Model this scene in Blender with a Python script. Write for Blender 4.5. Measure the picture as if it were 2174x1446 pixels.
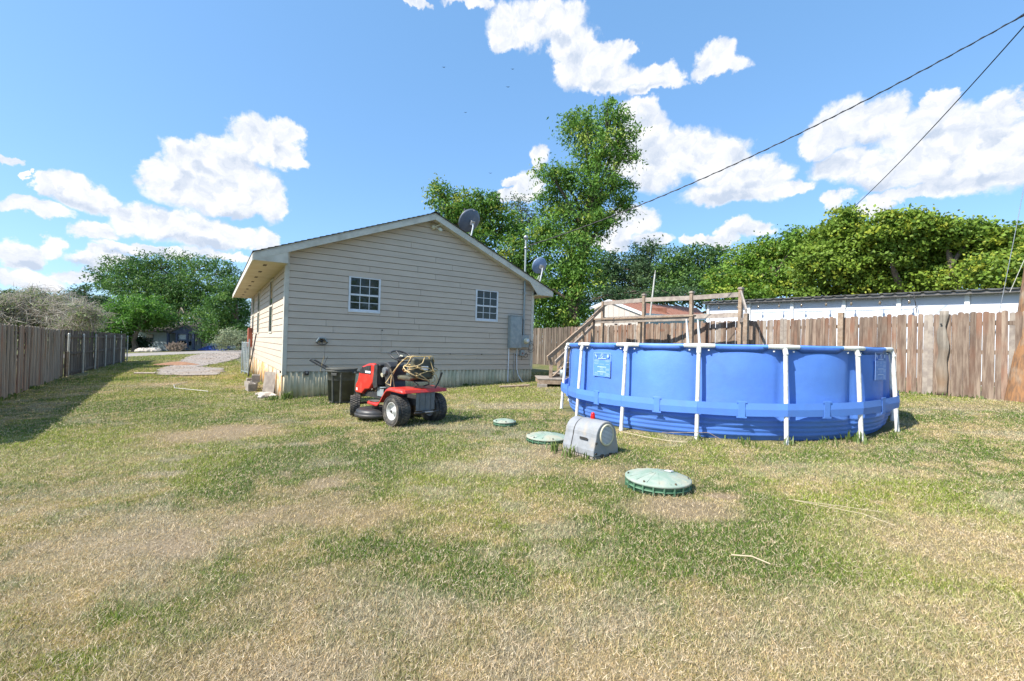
import bpy, bmesh, math, random
import numpy as np
from math import sin, cos, pi, radians, atan, atan2, sqrt
from mathutils import Vector, Matrix
random.seed(7); rng = np.random.default_rng(11)
for o in list(bpy.data.objects): bpy.data.objects.remove(o)
scene = bpy.context.scene
COL = scene.collection

# ------------------------------------------------------------------ camera
F = 945.0; ROLL = .0275; PITCH = atan(8 / F); CAMZ = 1.335
cam_d = bpy.data.cameras.new('camera'); cam = bpy.data.objects.new('camera', cam_d); COL.objects.link(cam)
cam_d.sensor_fit = 'HORIZONTAL'; cam_d.sensor_width = 36; cam_d.lens = 36 * F / 2174
cam_d.clip_start = .05; cam_d.clip_end = 2000
_f0 = Vector((0, cos(PITCH), sin(PITCH))); _r0 = Vector((1, 0, 0)); _u0 = Vector((0, -sin(PITCH), cos(PITCH)))
_R = _r0 * cos(ROLL) + _u0 * sin(ROLL); _U = _u0 * cos(ROLL) - _r0 * sin(ROLL)
cam.matrix_world = Matrix(((_R.x, _U.x, -_f0.x, 0), (_R.y, _U.y, -_f0.y, 0), (_R.z, _U.z, -_f0.z, CAMZ), (0, 0, 0, 1)))
scene.camera = cam

# ------------------------------------------------------------------ light, sky, exposure
SUNV = Vector((-.80, -.50, 1.0)).normalized()          # towards the sun
SUN_STRENGTH = 4.3; SKY_STRENGTH = .13; EXPOSURE = 1.02
SUN_EL = math.asin(SUNV.z); SUN_ROT = atan2(SUNV.x, SUNV.y)
sd = bpy.data.lights.new('sun', 'SUN'); sd.energy = SUN_STRENGTH; sd.angle = radians(.53); sd.color = (1, .955, .88)
so = bpy.data.objects.new('sun', sd); COL.objects.link(so); so.rotation_euler = SUNV.to_track_quat('Z', 'Y').to_euler()
scene.view_settings.view_transform = 'Standard'; scene.view_settings.look = 'None'
scene.view_settings.gamma = 1; scene.view_settings.use_curve_mapping = False; scene.view_settings.exposure = EXPOSURE
scene.render.engine = 'CYCLES'
scene.cycles.max_bounces = 8; scene.cycles.transparent_max_bounces = 8

# clouds: (bearing, elevation, half width, half height) in degrees, measured as heaps of cumulus around the horizon
CLOUDS = [(-27.93, 22.41, 1.61, 1.1), (-27.95, 20.21, 1.9, 1.61), (-30.31, 20.88, 2.36, 2.01), (-33.25, 18.83, 2.55, 2.0), (-36.52, 17.83, 2.36, 1.5), (-38.39, 15.73, 1.72, 1.67), (-36.43, 14.91, 3.15, 2.0), (-32.3, 16.0, 4.13, 2.46), (-28.88, 15.17, 1.68, 2.18), (-26.77, 19.47, 1.55, 0.58), (-33.11, 14.08, 4.26, 1.05), (-44.78, 12.62, 2.3, 1.23), (-46.8, 12.63, 0.85, 0.87), (-47.37, 10.69, 1.84, 0.63), (-42.69, 12.11, 1.18, 0.85), (-40.08, 10.99, 2.49, 1.52), (-35.52, 10.87, 4.03, 1.62), (-32.37, 10.78, 1.91, 1.19), (-43.43, 9.38, 1.67, 0.86), (-48.1, 6.55, 1.19, 1.12), (-46.3, 7.67, 1.04, 0.99), (-42.72, 6.97, 1.97, 0.79), (-38.92, 8.12, 4.05, 0.55), (-33.38, 8.75, 2.54, 0.49), (-47.5, 4.61, 2.11, 0.81), (-44.28, 5.45, 1.74, 0.6), (-29.45, 10.69, 1.38, 1.12), (-49.35, 14.13, 0.67, 0.37), (-48.0, 13.4, 0.24, 0.27), (0.28, 35.88, 4.02, 1.93), (4.52, 36.27, 3.51, 1.59), (6.9, 34.04, 2.76, 1.76), (-2.42, 34.66, 1.7, 1.08), (10.63, 32.58, 3.06, 1.46), (6.2, 31.7, 1.93, 1.15), (13.8, 33.26, 1.38, 0.59), (10.7, 30.7, 5.28, 1.16), (17.56, 30.35, 2.33, 1.05), (17.03, 29.35, 3.12, 0.62), (23.99, 31.11, 1.93, 1.24), (24.23, 30.07, 2.84, 0.72), (-6.48, 37.32, 3.01, 0.54), (-13.57, 36.74, 1.84, 0.38), (14.57, 27.12, 2.17, 1.32), (15.78, 24.63, 2.59, 2.05), (13.27, 22.83, 2.07, 2.33), (20.49, 22.47, 4.16, 2.25), (24.67, 20.77, 3.21, 2.04), (28.35, 19.22, 3.11, 1.63), (26.23, 17.63, 5.08, 1.2), (32.01, 17.55, 1.75, 0.75), (17.27, 21.28, 3.1, 2.23), (3.19, 22.6, 1.33, 1.14), (1.58, 19.66, 1.7, 1.62), (-0.5, 20.0, 1.09, 0.65), (-0.63, 18.36, 2.19, 0.77), (14.62, 15.37, 3.07, 1.54), (12.38, 13.22, 2.89, 1.13), (17.48, 13.16, 1.88, 0.77), (21.79, 12.68, 1.36, 0.54), (26.32, 13.78, 1.66, 0.93), (24.36, 12.57, 2.22, 0.64), (28.15, 13.31, 1.42, 0.82), (36.65, 22.78, 2.9, 1.93), (39.47, 22.33, 2.11, 1.71), (34.26, 21.73, 1.58, 1.49), (43.39, 22.29, 0.84, 1.22), (42.44, 20.22, 2.65, 2.07), (45.0, 18.95, 2.13, 2.1), (47.58, 20.61, 1.44, 1.53), (48.17, 16.94, 2.17, 2.39), (36.72, 19.04, 2.97, 1.49), (40.45, 17.54, 4.06, 1.61), (45.64, 15.74, 3.43, 1.35), (43.18, 15.18, 4.22, 0.58), (35.8, 15.48, 1.28, 0.74), (39.07, 14.42, 1.47, 0.62), (48.64, 11.2, 0.48, 0.39)]
SHADES = [(-31.49, 18.3, 2.21, 0.75), (-34.88, 17.09, 1.64, 0.73), (4.58, 34.73, 3.03, 0.58), (37.84, 20.74, 2.28, 0.85), (43.43, 19.77, 1.61, 0.71), (47.33, 18.3, 1.12, 0.6), (28.14, 18.14, 1.89, 0.68), (-33.08, 12.97, 4.69, 0.68), (-39.04, 12.54, 1.83, 0.45), (-45.07, 11.85, 1.67, 0.57), (-35.48, 9.68, 4.43, 0.58), (-39.99, 7.6, 4.28, 0.36), (-43.36, 6.44, 2.57, 0.52), (-47.53, 5.83, 1.38, 0.57), (-27.85, 19.99, 1.43, 1.04), (26.24, 17.13, 4.89, 1.1), (20.59, 18.97, 3.2, 0.92), (17.23, 22.54, 1.55, 1.5), (40.47, 16.13, 5.3, 1.2), (45.65, 15.46, 3.58, 0.87), (35.12, 19.35, 2.04, 1.07), (14.22, 29.22, 4.0, 0.36), (10.13, 30.19, 2.95, 0.63), (24.45, 29.23, 2.52, 0.26), (15.25, 12.86, 3.95, 0.56), (43.77, 18.09, 1.91, 0.56), (6.46, 33.0, 2.41, 0.86), (-36.47, 16.05, 1.18, 0.72)]
world = bpy.data.worlds.new('World'); scene.world = world; world.use_nodes = True
W = world.node_tree; W.nodes.clear()
def wn(t, **k):
    n = W.nodes.new(t)
    for a, b in k.items(): setattr(n, a, b)
    return n
def lk(a, b): W.links.new(a, b)
def wmath(op, a, b=None, c=None, clamp=False):
    n = wn('ShaderNodeMath', operation=op, use_clamp=clamp)
    for i, v in enumerate((a, b, c)):
        if v is None: continue
        if isinstance(v, (int, float)): n.inputs[i].default_value = v
        else: lk(v, n.inputs[i])
    return n.outputs[0]
def wvec(op, a, b=None, c=None):
    n = wn('ShaderNodeVectorMath', operation=op)
    for i, v in enumerate((a, b, c)):
        if v is None: continue
        if isinstance(v, tuple): n.inputs[i].default_value = v
        else: lk(v, n.inputs[i])
    return n.outputs['Value'] if op in ('LENGTH', 'DOT_PRODUCT') else n.outputs['Vector']
tc = wn('ShaderNodeTexCoord'); sep = wn('ShaderNodeSeparateXYZ'); nrm = wvec('NORMALIZE', tc.outputs['Generated']); lk(nrm, sep.inputs[0])
az = wmath('ARCTAN2', sep.outputs['X'], sep.outputs['Y']); el = wmath('ARCSINE', sep.outputs['Z'])
comb = wn('ShaderNodeCombineXYZ'); lk(az, comb.inputs[0]); lk(el, comb.inputs[1]); P0 = comb.outputs[0]
def wnoise(vec, scale, detail=5, rough=.55):
    n = wn('ShaderNodeTexNoise'); n.inputs['Scale'].default_value = scale; n.inputs['Detail'].default_value = detail
    n.inputs['Roughness'].default_value = rough; lk(vec, n.inputs['Vector']); return n
nz1 = wnoise(P0, 14, 5, .62); nz2 = wnoise(P0, 42, 4, .6)
off1 = wvec('MULTIPLY', wvec('SUBTRACT', nz1.outputs['Color'], (.5, .5, .5)), (.085, .06, 0))
off2 = wvec('MULTIPLY', wvec('SUBTRACT', nz2.outputs['Color'], (.5, .5, .5)), (.022, .018, 0))
P1 = wvec('ADD', wvec('ADD', P0, off1), off2)
def blobs(lst, P):
    acc = None
    for (a, e, w, h) in lst:
        a, e, w, h = map(radians, (a, e, w, h))
        v = wvec('MULTIPLY_ADD', P, (1 / w, 1 / h, 0), (-a / w, -e / h, 0))
        l = wvec('LENGTH', v)
        acc = l if acc is None else wmath('SMOOTH_MIN', acc, l, .22)
    return wmath('SUBTRACT', 1.0, acc)
fld = blobs(CLOUDS, P1)
puff = wnoise(P1, 26, 6, .6)
fld2 = wmath('ADD', fld, wmath('MULTIPLY', wmath('SUBTRACT', puff.outputs['Fac'], .5), .38))
mr = wn('ShaderNodeMapRange', interpolation_type='SMOOTHSTEP'); lk(fld2, mr.inputs[0]); mr.inputs[1].default_value = -.31; mr.inputs[2].default_value = .10
mask = mr.outputs[0]
# ordinary scattered cumulus over the rest of the sky
gen = wnoise(wvec('MULTIPLY', P0, (1, 1.9, 1)), 3.1, 6, .6)
mg = wn('ShaderNodeMapRange', interpolation_type='SMOOTHSTEP'); lk(gen.outputs['Fac'], mg.inputs[0]); mg.inputs[1].default_value = .56; mg.inputs[2].default_value = .64
outside = wmath('MAXIMUM', wmath('MULTIPLY', wmath('SUBTRACT', wmath('ABSOLUTE', az), radians(54)), 8, clamp=True), wmath('MULTIPLY', wmath('SUBTRACT', el, radians(42)), 8, clamp=True))
hi = wmath('SUBTRACT', 1.0, wmath('MULTIPLY', wmath('SUBTRACT', el, radians(62)), 4, clamp=True))
mask2 = wmath('MULTIPLY', wmath('MULTIPLY', mg.outputs[0], outside), wmath('MULTIPLY', hi, .9))
allm = wmath('MAXIMUM', mask, mask2)
low = wmath('MULTIPLY', wmath('ADD', el, radians(1.5)), 22, clamp=True)
allm = wmath('MULTIPLY', allm, low)
# billow relief on the clouds: difference of the cloud density one step towards the sun
puffs = wnoise(wvec('ADD', P1, (-.010, .016, 0)), 26, 6, .6)
rel = wmath('MULTIPLY', wmath('SUBTRACT', puff.outputs['Fac'], puffs.outputs['Fac']), 1.25)
big = wnoise(P1, 9, 3, .5)
shd = blobs(SHADES, P1)
sm = wn('ShaderNodeMapRange', interpolation_type='SMOOTHSTEP'); lk(shd, sm.inputs[0]); sm.inputs[1].default_value = -.15; sm.inputs[2].default_value = .75
lum = wmath('ADD', wmath('ADD', .86, rel), wmath('MULTIPLY', wmath('SUBTRACT', big.outputs['Fac'], .5), .25))
lum = wmath('SUBTRACT', lum, wmath('MULTIPLY', sm.outputs[0], .33))
lum = wmath('MINIMUM', wmath('MAXIMUM', lum, .42), 1.08)
ccol = wn('ShaderNodeMix', data_type='RGBA'); lk(lum, ccol.inputs['Factor'])
ccol.inputs['A'].default_value = (.26, .40, .62, 1); ccol.inputs['B'].default_value = (.93, .94, .97, 1); ccol.clamp_factor = True
sky = wn('ShaderNodeTexSky', sky_type='NISHITA'); sky.sun_disc = False; sky.sun_elevation = SUN_EL; sky.sun_rotation = SUN_ROT
sky.altitude = 300; sky.air_density = 1.0; sky.dust_density = 1.0; sky.ozone_density = 1.0
cstr = wn('ShaderNodeMix', data_type='RGBA'); cstr.inputs['Factor'].default_value = 1; cstr.blend_type = 'MULTIPLY'
cscale = wvec('SCALE', ccol.outputs['Result']); W.nodes[-1].inputs['Scale'].default_value = .57 / SKY_STRENGTH
mixs = wn('ShaderNodeMix', data_type='RGBA'); lk(allm, mixs.inputs['Factor']); 
skc = wvec('MULTIPLY', sky.outputs['Color'], (1.0, 1.13, 1.30))
skm = wn('ShaderNodeMix', data_type='RGBA'); skm.inputs['Factor'].default_value = .55; lk(skc, skm.inputs['A']); skm.inputs['B'].default_value = (.74, 1.80, 3.2, 1)
lk(skm.outputs['Result'], mixs.inputs['A']); lk(cscale, mixs.inputs['B'])
bg = wn('ShaderNodeBackground'); bg.inputs['Strength'].default_value = SKY_STRENGTH; lk(mixs.outputs['Result'], bg.inputs['Color'])
wo = wn('ShaderNodeOutputWorld'); lk(bg.outputs[0], wo.inputs['Surface'])

# ------------------------------------------------------------------ helpers
def tag(o, label=None, cat=None, group=None, kind=None):
    if label: o['label'] = label
    if cat: o['category'] = cat
    if group: o['group'] = group
    if kind: o['kind'] = kind
    return o
def empty(name, loc=(0, 0, 0), rz=0, label=None, cat=None, group=None):
    o = bpy.data.objects.new(name, None); COL.objects.link(o); o.location = loc; o.rotation_euler = (0, 0, rz)
    o.empty_display_size = .1
    return tag(o, label, cat, group)
class MB:
    def __init__(s): s.v = []; s.f = []; s.sm = []
    def add(s, v, f, smooth=False):
        n = len(s.v); s.v += [tuple(p) for p in v]; s.f += [tuple(i + n for i in q) for q in f]; s.sm += [smooth] * len(f); return s
    def box(s, x0, y0, z0, x1, y1, z1, M=None):
        v = [Vector((x, y, z)) for z in (z0, z1) for y in (y0, y1) for x in (x0, x1)]
        if M is not None: v = [M @ p for p in v]
        return s.add(v, [(0, 2, 3, 1), (4, 5, 7, 6), (0, 1, 5, 4), (2, 6, 7, 3), (0, 4, 6, 2), (1, 3, 7, 5)])
    def beam(s, a, b, w, h, up=(0, 0, 1)):
        a = Vector(a); b = Vector(b); d = (b - a); L = d.length; d.normalize(); up = Vector(up)
        x = d.cross(up)
        if x.length < 1e-4: x = d.cross(Vector((1, 0, 0)))
        x.normalize(); z = x.cross(d)
        M = Matrix(((x.x, d.x, z.x, a.x), (x.y, d.y, z.y, a.y), (x.z, d.z, z.z, a.z), (0, 0, 0, 1)))
        return s.box(-w / 2, 0, -h / 2, w / 2, L, h / 2, M)
    def tube(s, pts, r, n=8, caps=True, closed=False):
        pts = [Vector(p) for p in pts]; m = len(pts); rs = r if isinstance(r, (list, tuple)) else [r] * m
        V = []; prev = None
        for i, p in enumerate(pts):
            if closed: t = pts[(i + 1) % m] - pts[i - 1]
            else: t = pts[min(i + 1, m - 1)] - pts[max(i - 1, 0)]
            t.normalize()
            if prev is None: x = t.orthogonal().normalized()
            else:
                x = prev - t * prev.dot(t)
                x = x.normalized() if x.length > 1e-5 else t.orthogonal().normalized()
            prev = x; y = t.cross(x)
            for k in range(n):
                a = 2 * pi * k / n; V.append(p + (x * cos(a) + y * sin(a)) * rs[i])
        Fc = []
        for i in range(m if closed else m - 1):
            j = (i + 1) % m
            for k in range(n): Fc.append((i * n + k, i * n + (k + 1) % n, j * n + (k + 1) % n, j * n + k))
        s.add(V, Fc, True)
        if caps and not closed:
            s.add(V[:n], [tuple(reversed(range(n)))], False); s.add(V[-n:], [tuple(range(n))], False)
        return s
    def lathe(s, prof, n=24, M=None, smooth=True, a0=0, a1=2 * pi):
        full = abs(a1 - a0 - 2 * pi) < 1e-6; cols = n if full else n + 1; V = []
        for k in range(cols):
            a = a0 + (a1 - a0) * k / n
            for (r, z) in prof:
                p = Vector((r * cos(a), r * sin(a), z)); V.append(M @ p if M is not None else p)
        m = len(prof); Fc = []
        for k in range(n):
            j = (k + 1) % cols
            for i in range(m - 1): Fc.append((k * m + i, j * m + i, j * m + i + 1, k * m + i + 1))
        return s.add(V, Fc, smooth)
    def prism(s, poly, y0, y1, M=None):   # polygon in x,z extruded along y
        n = len(poly); V = [Vector((x, y0, z)) for x, z in poly] + [Vector((x, y1, z)) for x, z in poly]
        if M is not None: V = [M @ p for p in V]
        Fc = [tuple(range(n)), tuple(reversed(range(n, 2 * n)))] + [(i, i + n, (i + 1) % n + n, (i + 1) % n) for i in range(n)]
        return s.add(V, Fc)
    def mesh(s, name):
        me = bpy.data.meshes.new(name); me.from_pydata(s.v, [], s.f)
        me.polygons.foreach_set('use_smooth', s.sm); me.update(); return me
    def build(s, name, m, parent=None, bevel=0, fix=True, seg=2):
        me = s.mesh(name)
        if fix:
            b = bmesh.new(); b.from_mesh(me); bmesh.ops.recalc_face_normals(b, faces=b.faces); b.to_mesh(me); b.free()
        me.materials.append(m)
        o = bpy.data.objects.new(name, me); COL.objects.link(o)
        if parent: o.parent = parent
        if bevel:
            md = o.modifiers.new('bevel', 'BEVEL'); md.width = bevel; md.segments = seg; md.limit_method = 'ANGLE'; md.angle_limit = radians(40)
        return o
def shared(name, me, parent=None, loc=(0, 0, 0), rot=(0, 0, 0), scale=(1, 1, 1)):
    o = bpy.data.objects.new(name, me); COL.objects.link(o); o.parent = parent; o.location = loc; o.rotation_euler = rot; o.scale = scale; return o
def B(x0, y0, z0, x1, y1, z1): return MB().box(x0, y0, z0, x1, y1, z1)

def mat(name, c, c2=None, rough=.6, metal=0, scale=3.0, detail=4, stretch=(1, 1, 1), bump=0, bscale=40, c3=None, s3=1.0, rand=0, spec=.5, th=(.4, .62), coord='Object', transl=0, attr=None, coat=0, bstretch=(1, 1, 1)):
    m = bpy.data.materials.new(name); m.use_nodes = True; T = m.node_tree; N = T.nodes; L = T.links
    p = N['Principled BSDF']; p.inputs['Roughness'].default_value = rough; p.inputs['Metallic'].default_value = metal
    p.inputs['Specular IOR Level'].default_value = spec; p.inputs['Coat Weight'].default_value = coat
    tcn = N.new('ShaderNodeTexCoord'); vec = tcn.outputs[coord]
    oi = N.new('ShaderNodeObjectInfo')
    if rand:
        ad = N.new('ShaderNodeVectorMath'); ad.operation = 'MULTIPLY_ADD'; cb = N.new('ShaderNodeCombineXYZ')
        for i in range(3): L.new(oi.outputs['Random'], cb.inputs[i])
        ad.inputs[1].default_value = (37, 53, 71); L.new(cb.outputs[0], ad.inputs[0]); L.new(vec, ad.inputs[2]); vec = ad.outputs[0]
    def noise(sc, st, dt):
        mp = N.new('ShaderNodeVectorMath'); mp.operation = 'MULTIPLY'; mp.inputs[1].default_value = st; L.new(vec, mp.inputs[0])
        n = N.new('ShaderNodeTexNoise'); n.inputs['Scale'].default_value = sc; n.inputs['Detail'].default_value = dt; n.inputs['Roughness'].default_value = .6
        L.new(mp.outputs[0], n.inputs['Vector']); return n.outputs['Fac']
    def mixc(f, a, b, bt='MIX'):
        x = N.new('ShaderNodeMix'); x.data_type = 'RGBA'; x.blend_type = bt
        if isinstance(f, float): x.inputs['Factor'].default_value = f
        else: L.new(f, x.inputs['Factor'])
        for k, v in (('A', a), ('B', b)):
            if isinstance(v, tuple): x.inputs[k].default_value = (*v, 1)
            else: L.new(v, x.inputs[k])
        return x.outputs['Result']
    def rng_(f, a, b):
        r = N.new('ShaderNodeMapRange'); r.inputs[1].default_value = a; r.inputs[2].default_value = b; L.new(f, r.inputs[0]); return r.outputs[0]
    cur = c
    if attr:
        at = N.new('ShaderNodeAttribute'); at.attribute_name = attr; cur = at.outputs['Color']
    if c2: cur = mixc(rng_(noise(scale, stretch, detail), *th), cur, c2)
    if c3: cur = mixc(rng_(noise(s3, (1, 1, 1), 3), .5, .7), cur, c3)
    if rand:
        r = N.new('ShaderNodeMapRange'); r.inputs[3].default_value = 1 - rand; r.inputs[4].default_value = 1 + rand * .6; L.new(oi.outputs['Random'], r.inputs[0])
        v2 = N.new('ShaderNodeVectorMath'); v2.operation = 'SCALE'; L.new(r.outputs[0], v2.inputs['Scale'])
        if isinstance(cur, tuple): v2.inputs[0].default_value = cur
        else: L.new(cur, v2.inputs[0])
        cur = v2.outputs[0]
    if isinstance(cur, tuple): p.inputs['Base Color'].default_value = (*cur, 1)
    else: L.new(cur, p.inputs['Base Color'])
    if bump:
        b = N.new('ShaderNodeBump'); b.inputs['Strength'].default_value = 1; b.inputs['Distance'].default_value = bump
        L.new(noise(bscale, bstretch, 5), b.inputs['Height']); L.new(b.outputs[0], p.inputs['Normal'])
    if transl:
        tr = N.new('ShaderNodeBsdfTranslucent'); 
        if isinstance(cur, tuple): tr.inputs[0].default_value = (*cur, 1)
        else: L.new(cur, tr.inputs[0])
        ms = N.new('ShaderNodeMixShader'); ms.inputs[0].default_value = transl; L.new(p.outputs[0], ms.inputs[1]); L.new(tr.outputs[0], ms.inputs[2])
        L.new(ms.outputs[0], N['Material Output'].inputs['Surface'])
    return m

M = dict(
 siding=mat('siding', (.55, .46, .365), (.51, .425, .335), rough=.7, scale=2.0, stretch=(1, 1, 3), rand=.035, bump=.001, bscale=60, bstretch=(.2, .2, 1)),
 trim=mat('trim_paint', (.62, .58, .49), (.54, .51, .43), rough=.6, scale=4, rand=.05, c3=(.46, .42, .34), s3=2.5),
 soffit=mat('soffit_paint', (.62, .53, .37), (.57, .47, .30), rough=.7, scale=2.5, rand=.04),
 corr=mat('galvanised_sheet', (.68, .57, .38), (.52, .45, .29), rough=.6, metal=.0, scale=3, stretch=(1, 1, .4), rand=.1, c3=(.36, .35, .22), s3=1.5),
 rust=mat('rusty_sheet', (.52, .46, .36), (.55, .27, .07), rough=.6, scale=2.2, stretch=(1, 1, 1.6), rand=.15, th=(.40, .62)),
 shingle=mat('shingle', (.06, .055, .05), (.11, .10, .09), rough=.9, scale=30, rand=.2),
 vinyl=mat('white_vinyl', (.68, .70, .72), (.60, .62, .64), rough=.4, scale=8),
 metalgrey=mat('grey_painted_metal', (.26, .31, .32), (.33, .37, .37), rough=.45, scale=7, metal=.2, c3=(.22, .26, .27), s3=5),
 plate=mat('dull_plate', (.14, .15, .15), (.19, .195, .19), rough=.55, scale=9, metal=.2),
 steel=mat('steel', (.45, .46, .47), (.33, .34, .35), rough=.4, metal=.8, scale=12),
 dark=mat('dark_metal', (.03, .03, .032), (.05, .045, .04), rough=.5, scale=14),
 blackp=mat('black_plastic', (.025, .025, .027), (.05, .048, .045), rough=.45, scale=9, rand=.1),
 rubber=mat('rubber', (.04, .039, .038), (.12, .105, .085), rough=.85, scale=8, bump=.002, bscale=90),
 bin=mat('bin_plastic', (.062, .064, .055), (.095, .095, .08), rough=.6, scale=5, c3=(.05, .05, .045), s3=7),
 red=mat('red_paint', (.62, .035, .02), (.50, .03, .02), rough=.38, scale=5, coat=.25, c3=(.45, .07, .05), s3=9),
 greasy=mat('greasy_metal', (.06, .055, .045), (.17, .12, .07), rough=.6, metal=.4, scale=18),
 seat=mat('seat_vinyl', (.05, .05, .035), (.09, .085, .05), rough=.6, scale=9),
 rim=mat('rim_paint', (.62, .62, .60), (.42, .41, .38), rough=.4, scale=10),
 print=mat('pale_print', (.42, .56, .82), rough=.5),
 white=mat('white_print', (.78, .78, .78), rough=.5),
 straw=mat('straw', (.46, .38, .25), rough=.9),
 rope=mat('rope', (.42, .29, .11), (.55, .44, .25), rough=.8, scale=30),
 blue=mat('pool_vinyl', (.080, .205, .62), (.078, .18, .55), rough=.55, scale=2.0, c3=(.10, .25, .67), s3=1.0, bump=.004, bscale=9),
 blueband=mat('band_vinyl', (.09, .225, .62), (.09, .21, .58), rough=.5, scale=6),
 bluesleeve=mat('sleeve_vinyl', (.09, .24, .62), (.12, .28, .62), rough=.5, scale=8),
 bluehem=mat('hem_vinyl', (.05, .13, .44), (.06, .16, .50), rough=.5, scale=8),
 bluefade=mat('label_panel', (.10, .25, .66), rough=.5),
 poolwhite=mat('white_tube', (.74, .73, .70), (.62, .60, .55), rough=.4, scale=9, c3=(.5, .48, .42), s3=14),
 water=mat('pool_water', (.05, .20, .28), rough=.05),
 lid=mat('green_lid', (.22, .30, .235), (.31, .35, .29), rough=.75, scale=9, detail=7, c3=(.36, .34, .25), s3=5),
 riser=mat('green_riser', (.065, .16, .09), (.10, .20, .12), rough=.55, scale=9),
 aer=mat('grey_plastic', (.27, .28, .295), (.22, .23, .24), rough=.65, scale=8, detail=7, c3=(.38, .33, .27), s3=4),
 cream=mat('cream_plastic', (.62, .58, .42), (.5, .46, .33), rough=.5, scale=14),
 redlight=mat('red_lens', (.55, .01, .01), rough=.15),
 picket=mat('cedar_picket', (.15, .10, .072), (.28, .21, .155), rough=.85, scale=6, stretch=(3.5, 3.5, .35), rand=.36, c3=(.22, .105, .062), s3=.8, bump=.003, bscale=14, bstretch=(6, 6, .5)),
 picketgrey=mat('grey_picket', (.20, .17, .135), (.31, .27, .22), rough=.9, scale=6, stretch=(3.5, 3.5, .35), rand=.32, c3=(.27, .17, .10), s3=.7, bump=.003, bscale=14, bstretch=(6, 6, .5)),
 picketdark_shaded=mat('dark_shaded_picket', (.085, .064, .048), (.15, .118, .09), rough=.9, scale=6, stretch=(3.5, 3.5, .35), rand=.25, bump=.003, bscale=14, bstretch=(6, 6, .5)),  # dark weathered boards, with shade put into the colour as well
 lumber=mat('weathered_lumber', (.27, .185, .12), (.38, .29, .21), rough=.85, scale=5, stretch=(3, 3, 3), rand=.18, c3=(.20, .15, .11), s3=3, bump=.002, bscale=30),
 lumbergrey=mat('grey_lumber', (.24, .20, .17), (.34, .29, .24), rough=.85, scale=7, rand=.15, bump=.002, bscale=30),
 pole=mat('pole_wood', (.30, .15, .065), (.15, .09, .055), rough=.9, scale=6, stretch=(5, 5, .25), c3=(.36, .28, .20), s3=1.6, bump=.012, bscale=9, bstretch=(5, 5, .3)),
 galv=mat('galvanised_post', (.55, .54, .48), (.42, .41, .37), rough=.5, metal=.3, scale=8),
 bwhite=mat('white_siding', (.66, .69, .76), (.62, .65, .72), rough=.55, scale=2),
 bpost=mat('white_post', (.80, .80, .78), rough=.5),
 broof=mat('metal_roof', (.16, .15, .14), (.10, .095, .09), rough=.5, metal=.3, scale=4),
 glassbulb=mat('bulb_glass', (.16, .13, .09), rough=.1),
 mobile=mat('beige_panel', (.50, .45, .40), (.46, .41, .36), rough=.7, scale=2, rand=.05),
 redroof=mat('red_brown_roof', (.26, .10, .06), (.33, .15, .09), rough=.8, scale=5, rand=.12),
 block=mat('concrete_block', (.32, .28, .24), (.24, .21, .18), rough=.95, scale=12, bump=.004, bscale=60),
 rock=mat('rock', (.50, .46, .41), (.35, .30, .25), rough=.95, scale=9, bump=.008, bscale=30),
 gravel=mat('gravel_road', (.19, .16, .13), (.36, .31, .27), rough=.95, scale=7, detail=10, c3=(.24, .17, .11), s3=.5, bump=.02, bscale=12),
 asphalt=mat('road_surface', (.24, .21, .19), (.30, .27, .24), rough=.95, scale=6, detail=7),
 fhouse=mat('pale_blue_siding', (.50, .58, .60), (.45, .53, .55), rough=.7, scale=3),
 fdark=mat('dark_blue_wood', (.035, .05, .09), (.06, .08, .13), rough=.7, scale=6),
 froof=mat('far_roof', (.08, .07, .06), (.14, .12, .10), rough=.9, scale=4),
 brush=mat('brush_twig', (.32, .25, .19), (.18, .13, .10), rough=.9, scale=5),
 bluetarp=mat('blue_plastic', (.03, .07, .28), rough=.4),
 redbox=mat('red_brown_box', (.36, .10, .05), (.28, .08, .05), rough=.6, scale=6),
 bark=mat('bark', (.10, .075, .055), (.17, .13, .10), rough=.95, scale=8, stretch=(2, 2, .4), bump=.02, bscale=14),
 wire=mat('black_cable', (.012, .012, .016), rough=.5),
 cable=mat('pale_cable', (.5, .48, .44), rough=.6),
 dish=mat('dish_grey', (.10, .12, .16), (.13, .15, .19), rough=.45, scale=4),
 dishb=mat('dish_blue_grey', (.17, .25, .40), (.20, .28, .42), rough=.4, scale=4),
 brick=mat('pier_block', (.14, .11, .07), (.22, .17, .11), rough=.95, scale=8, bump=.004, bscale=40),
 soil=mat('red_soil', (.30, .16, .09), (.22, .12, .07), rough=1, scale=6, bump=.01, bscale=20),
 bird=mat('bird_black', (.02, .02, .02), rough=.8),
)
def glass(name, tint, rough=.0):
    m = bpy.data.materials.new(name); m.use_nodes = True; p = m.node_tree.nodes['Principled BSDF']
    p.inputs['Base Color'].default_value = (*tint, 1); p.inputs['Roughness'].default_value = rough; p.inputs['Specular IOR Level'].default_value = .5
    p.inputs['IOR'].default_value = 1.5
    return m
M['pane'] = glass('window_glass', (.02, .024, .02))
M['paneblue'] = glass('window_glass_dark', (.015, .02, .03))

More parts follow.
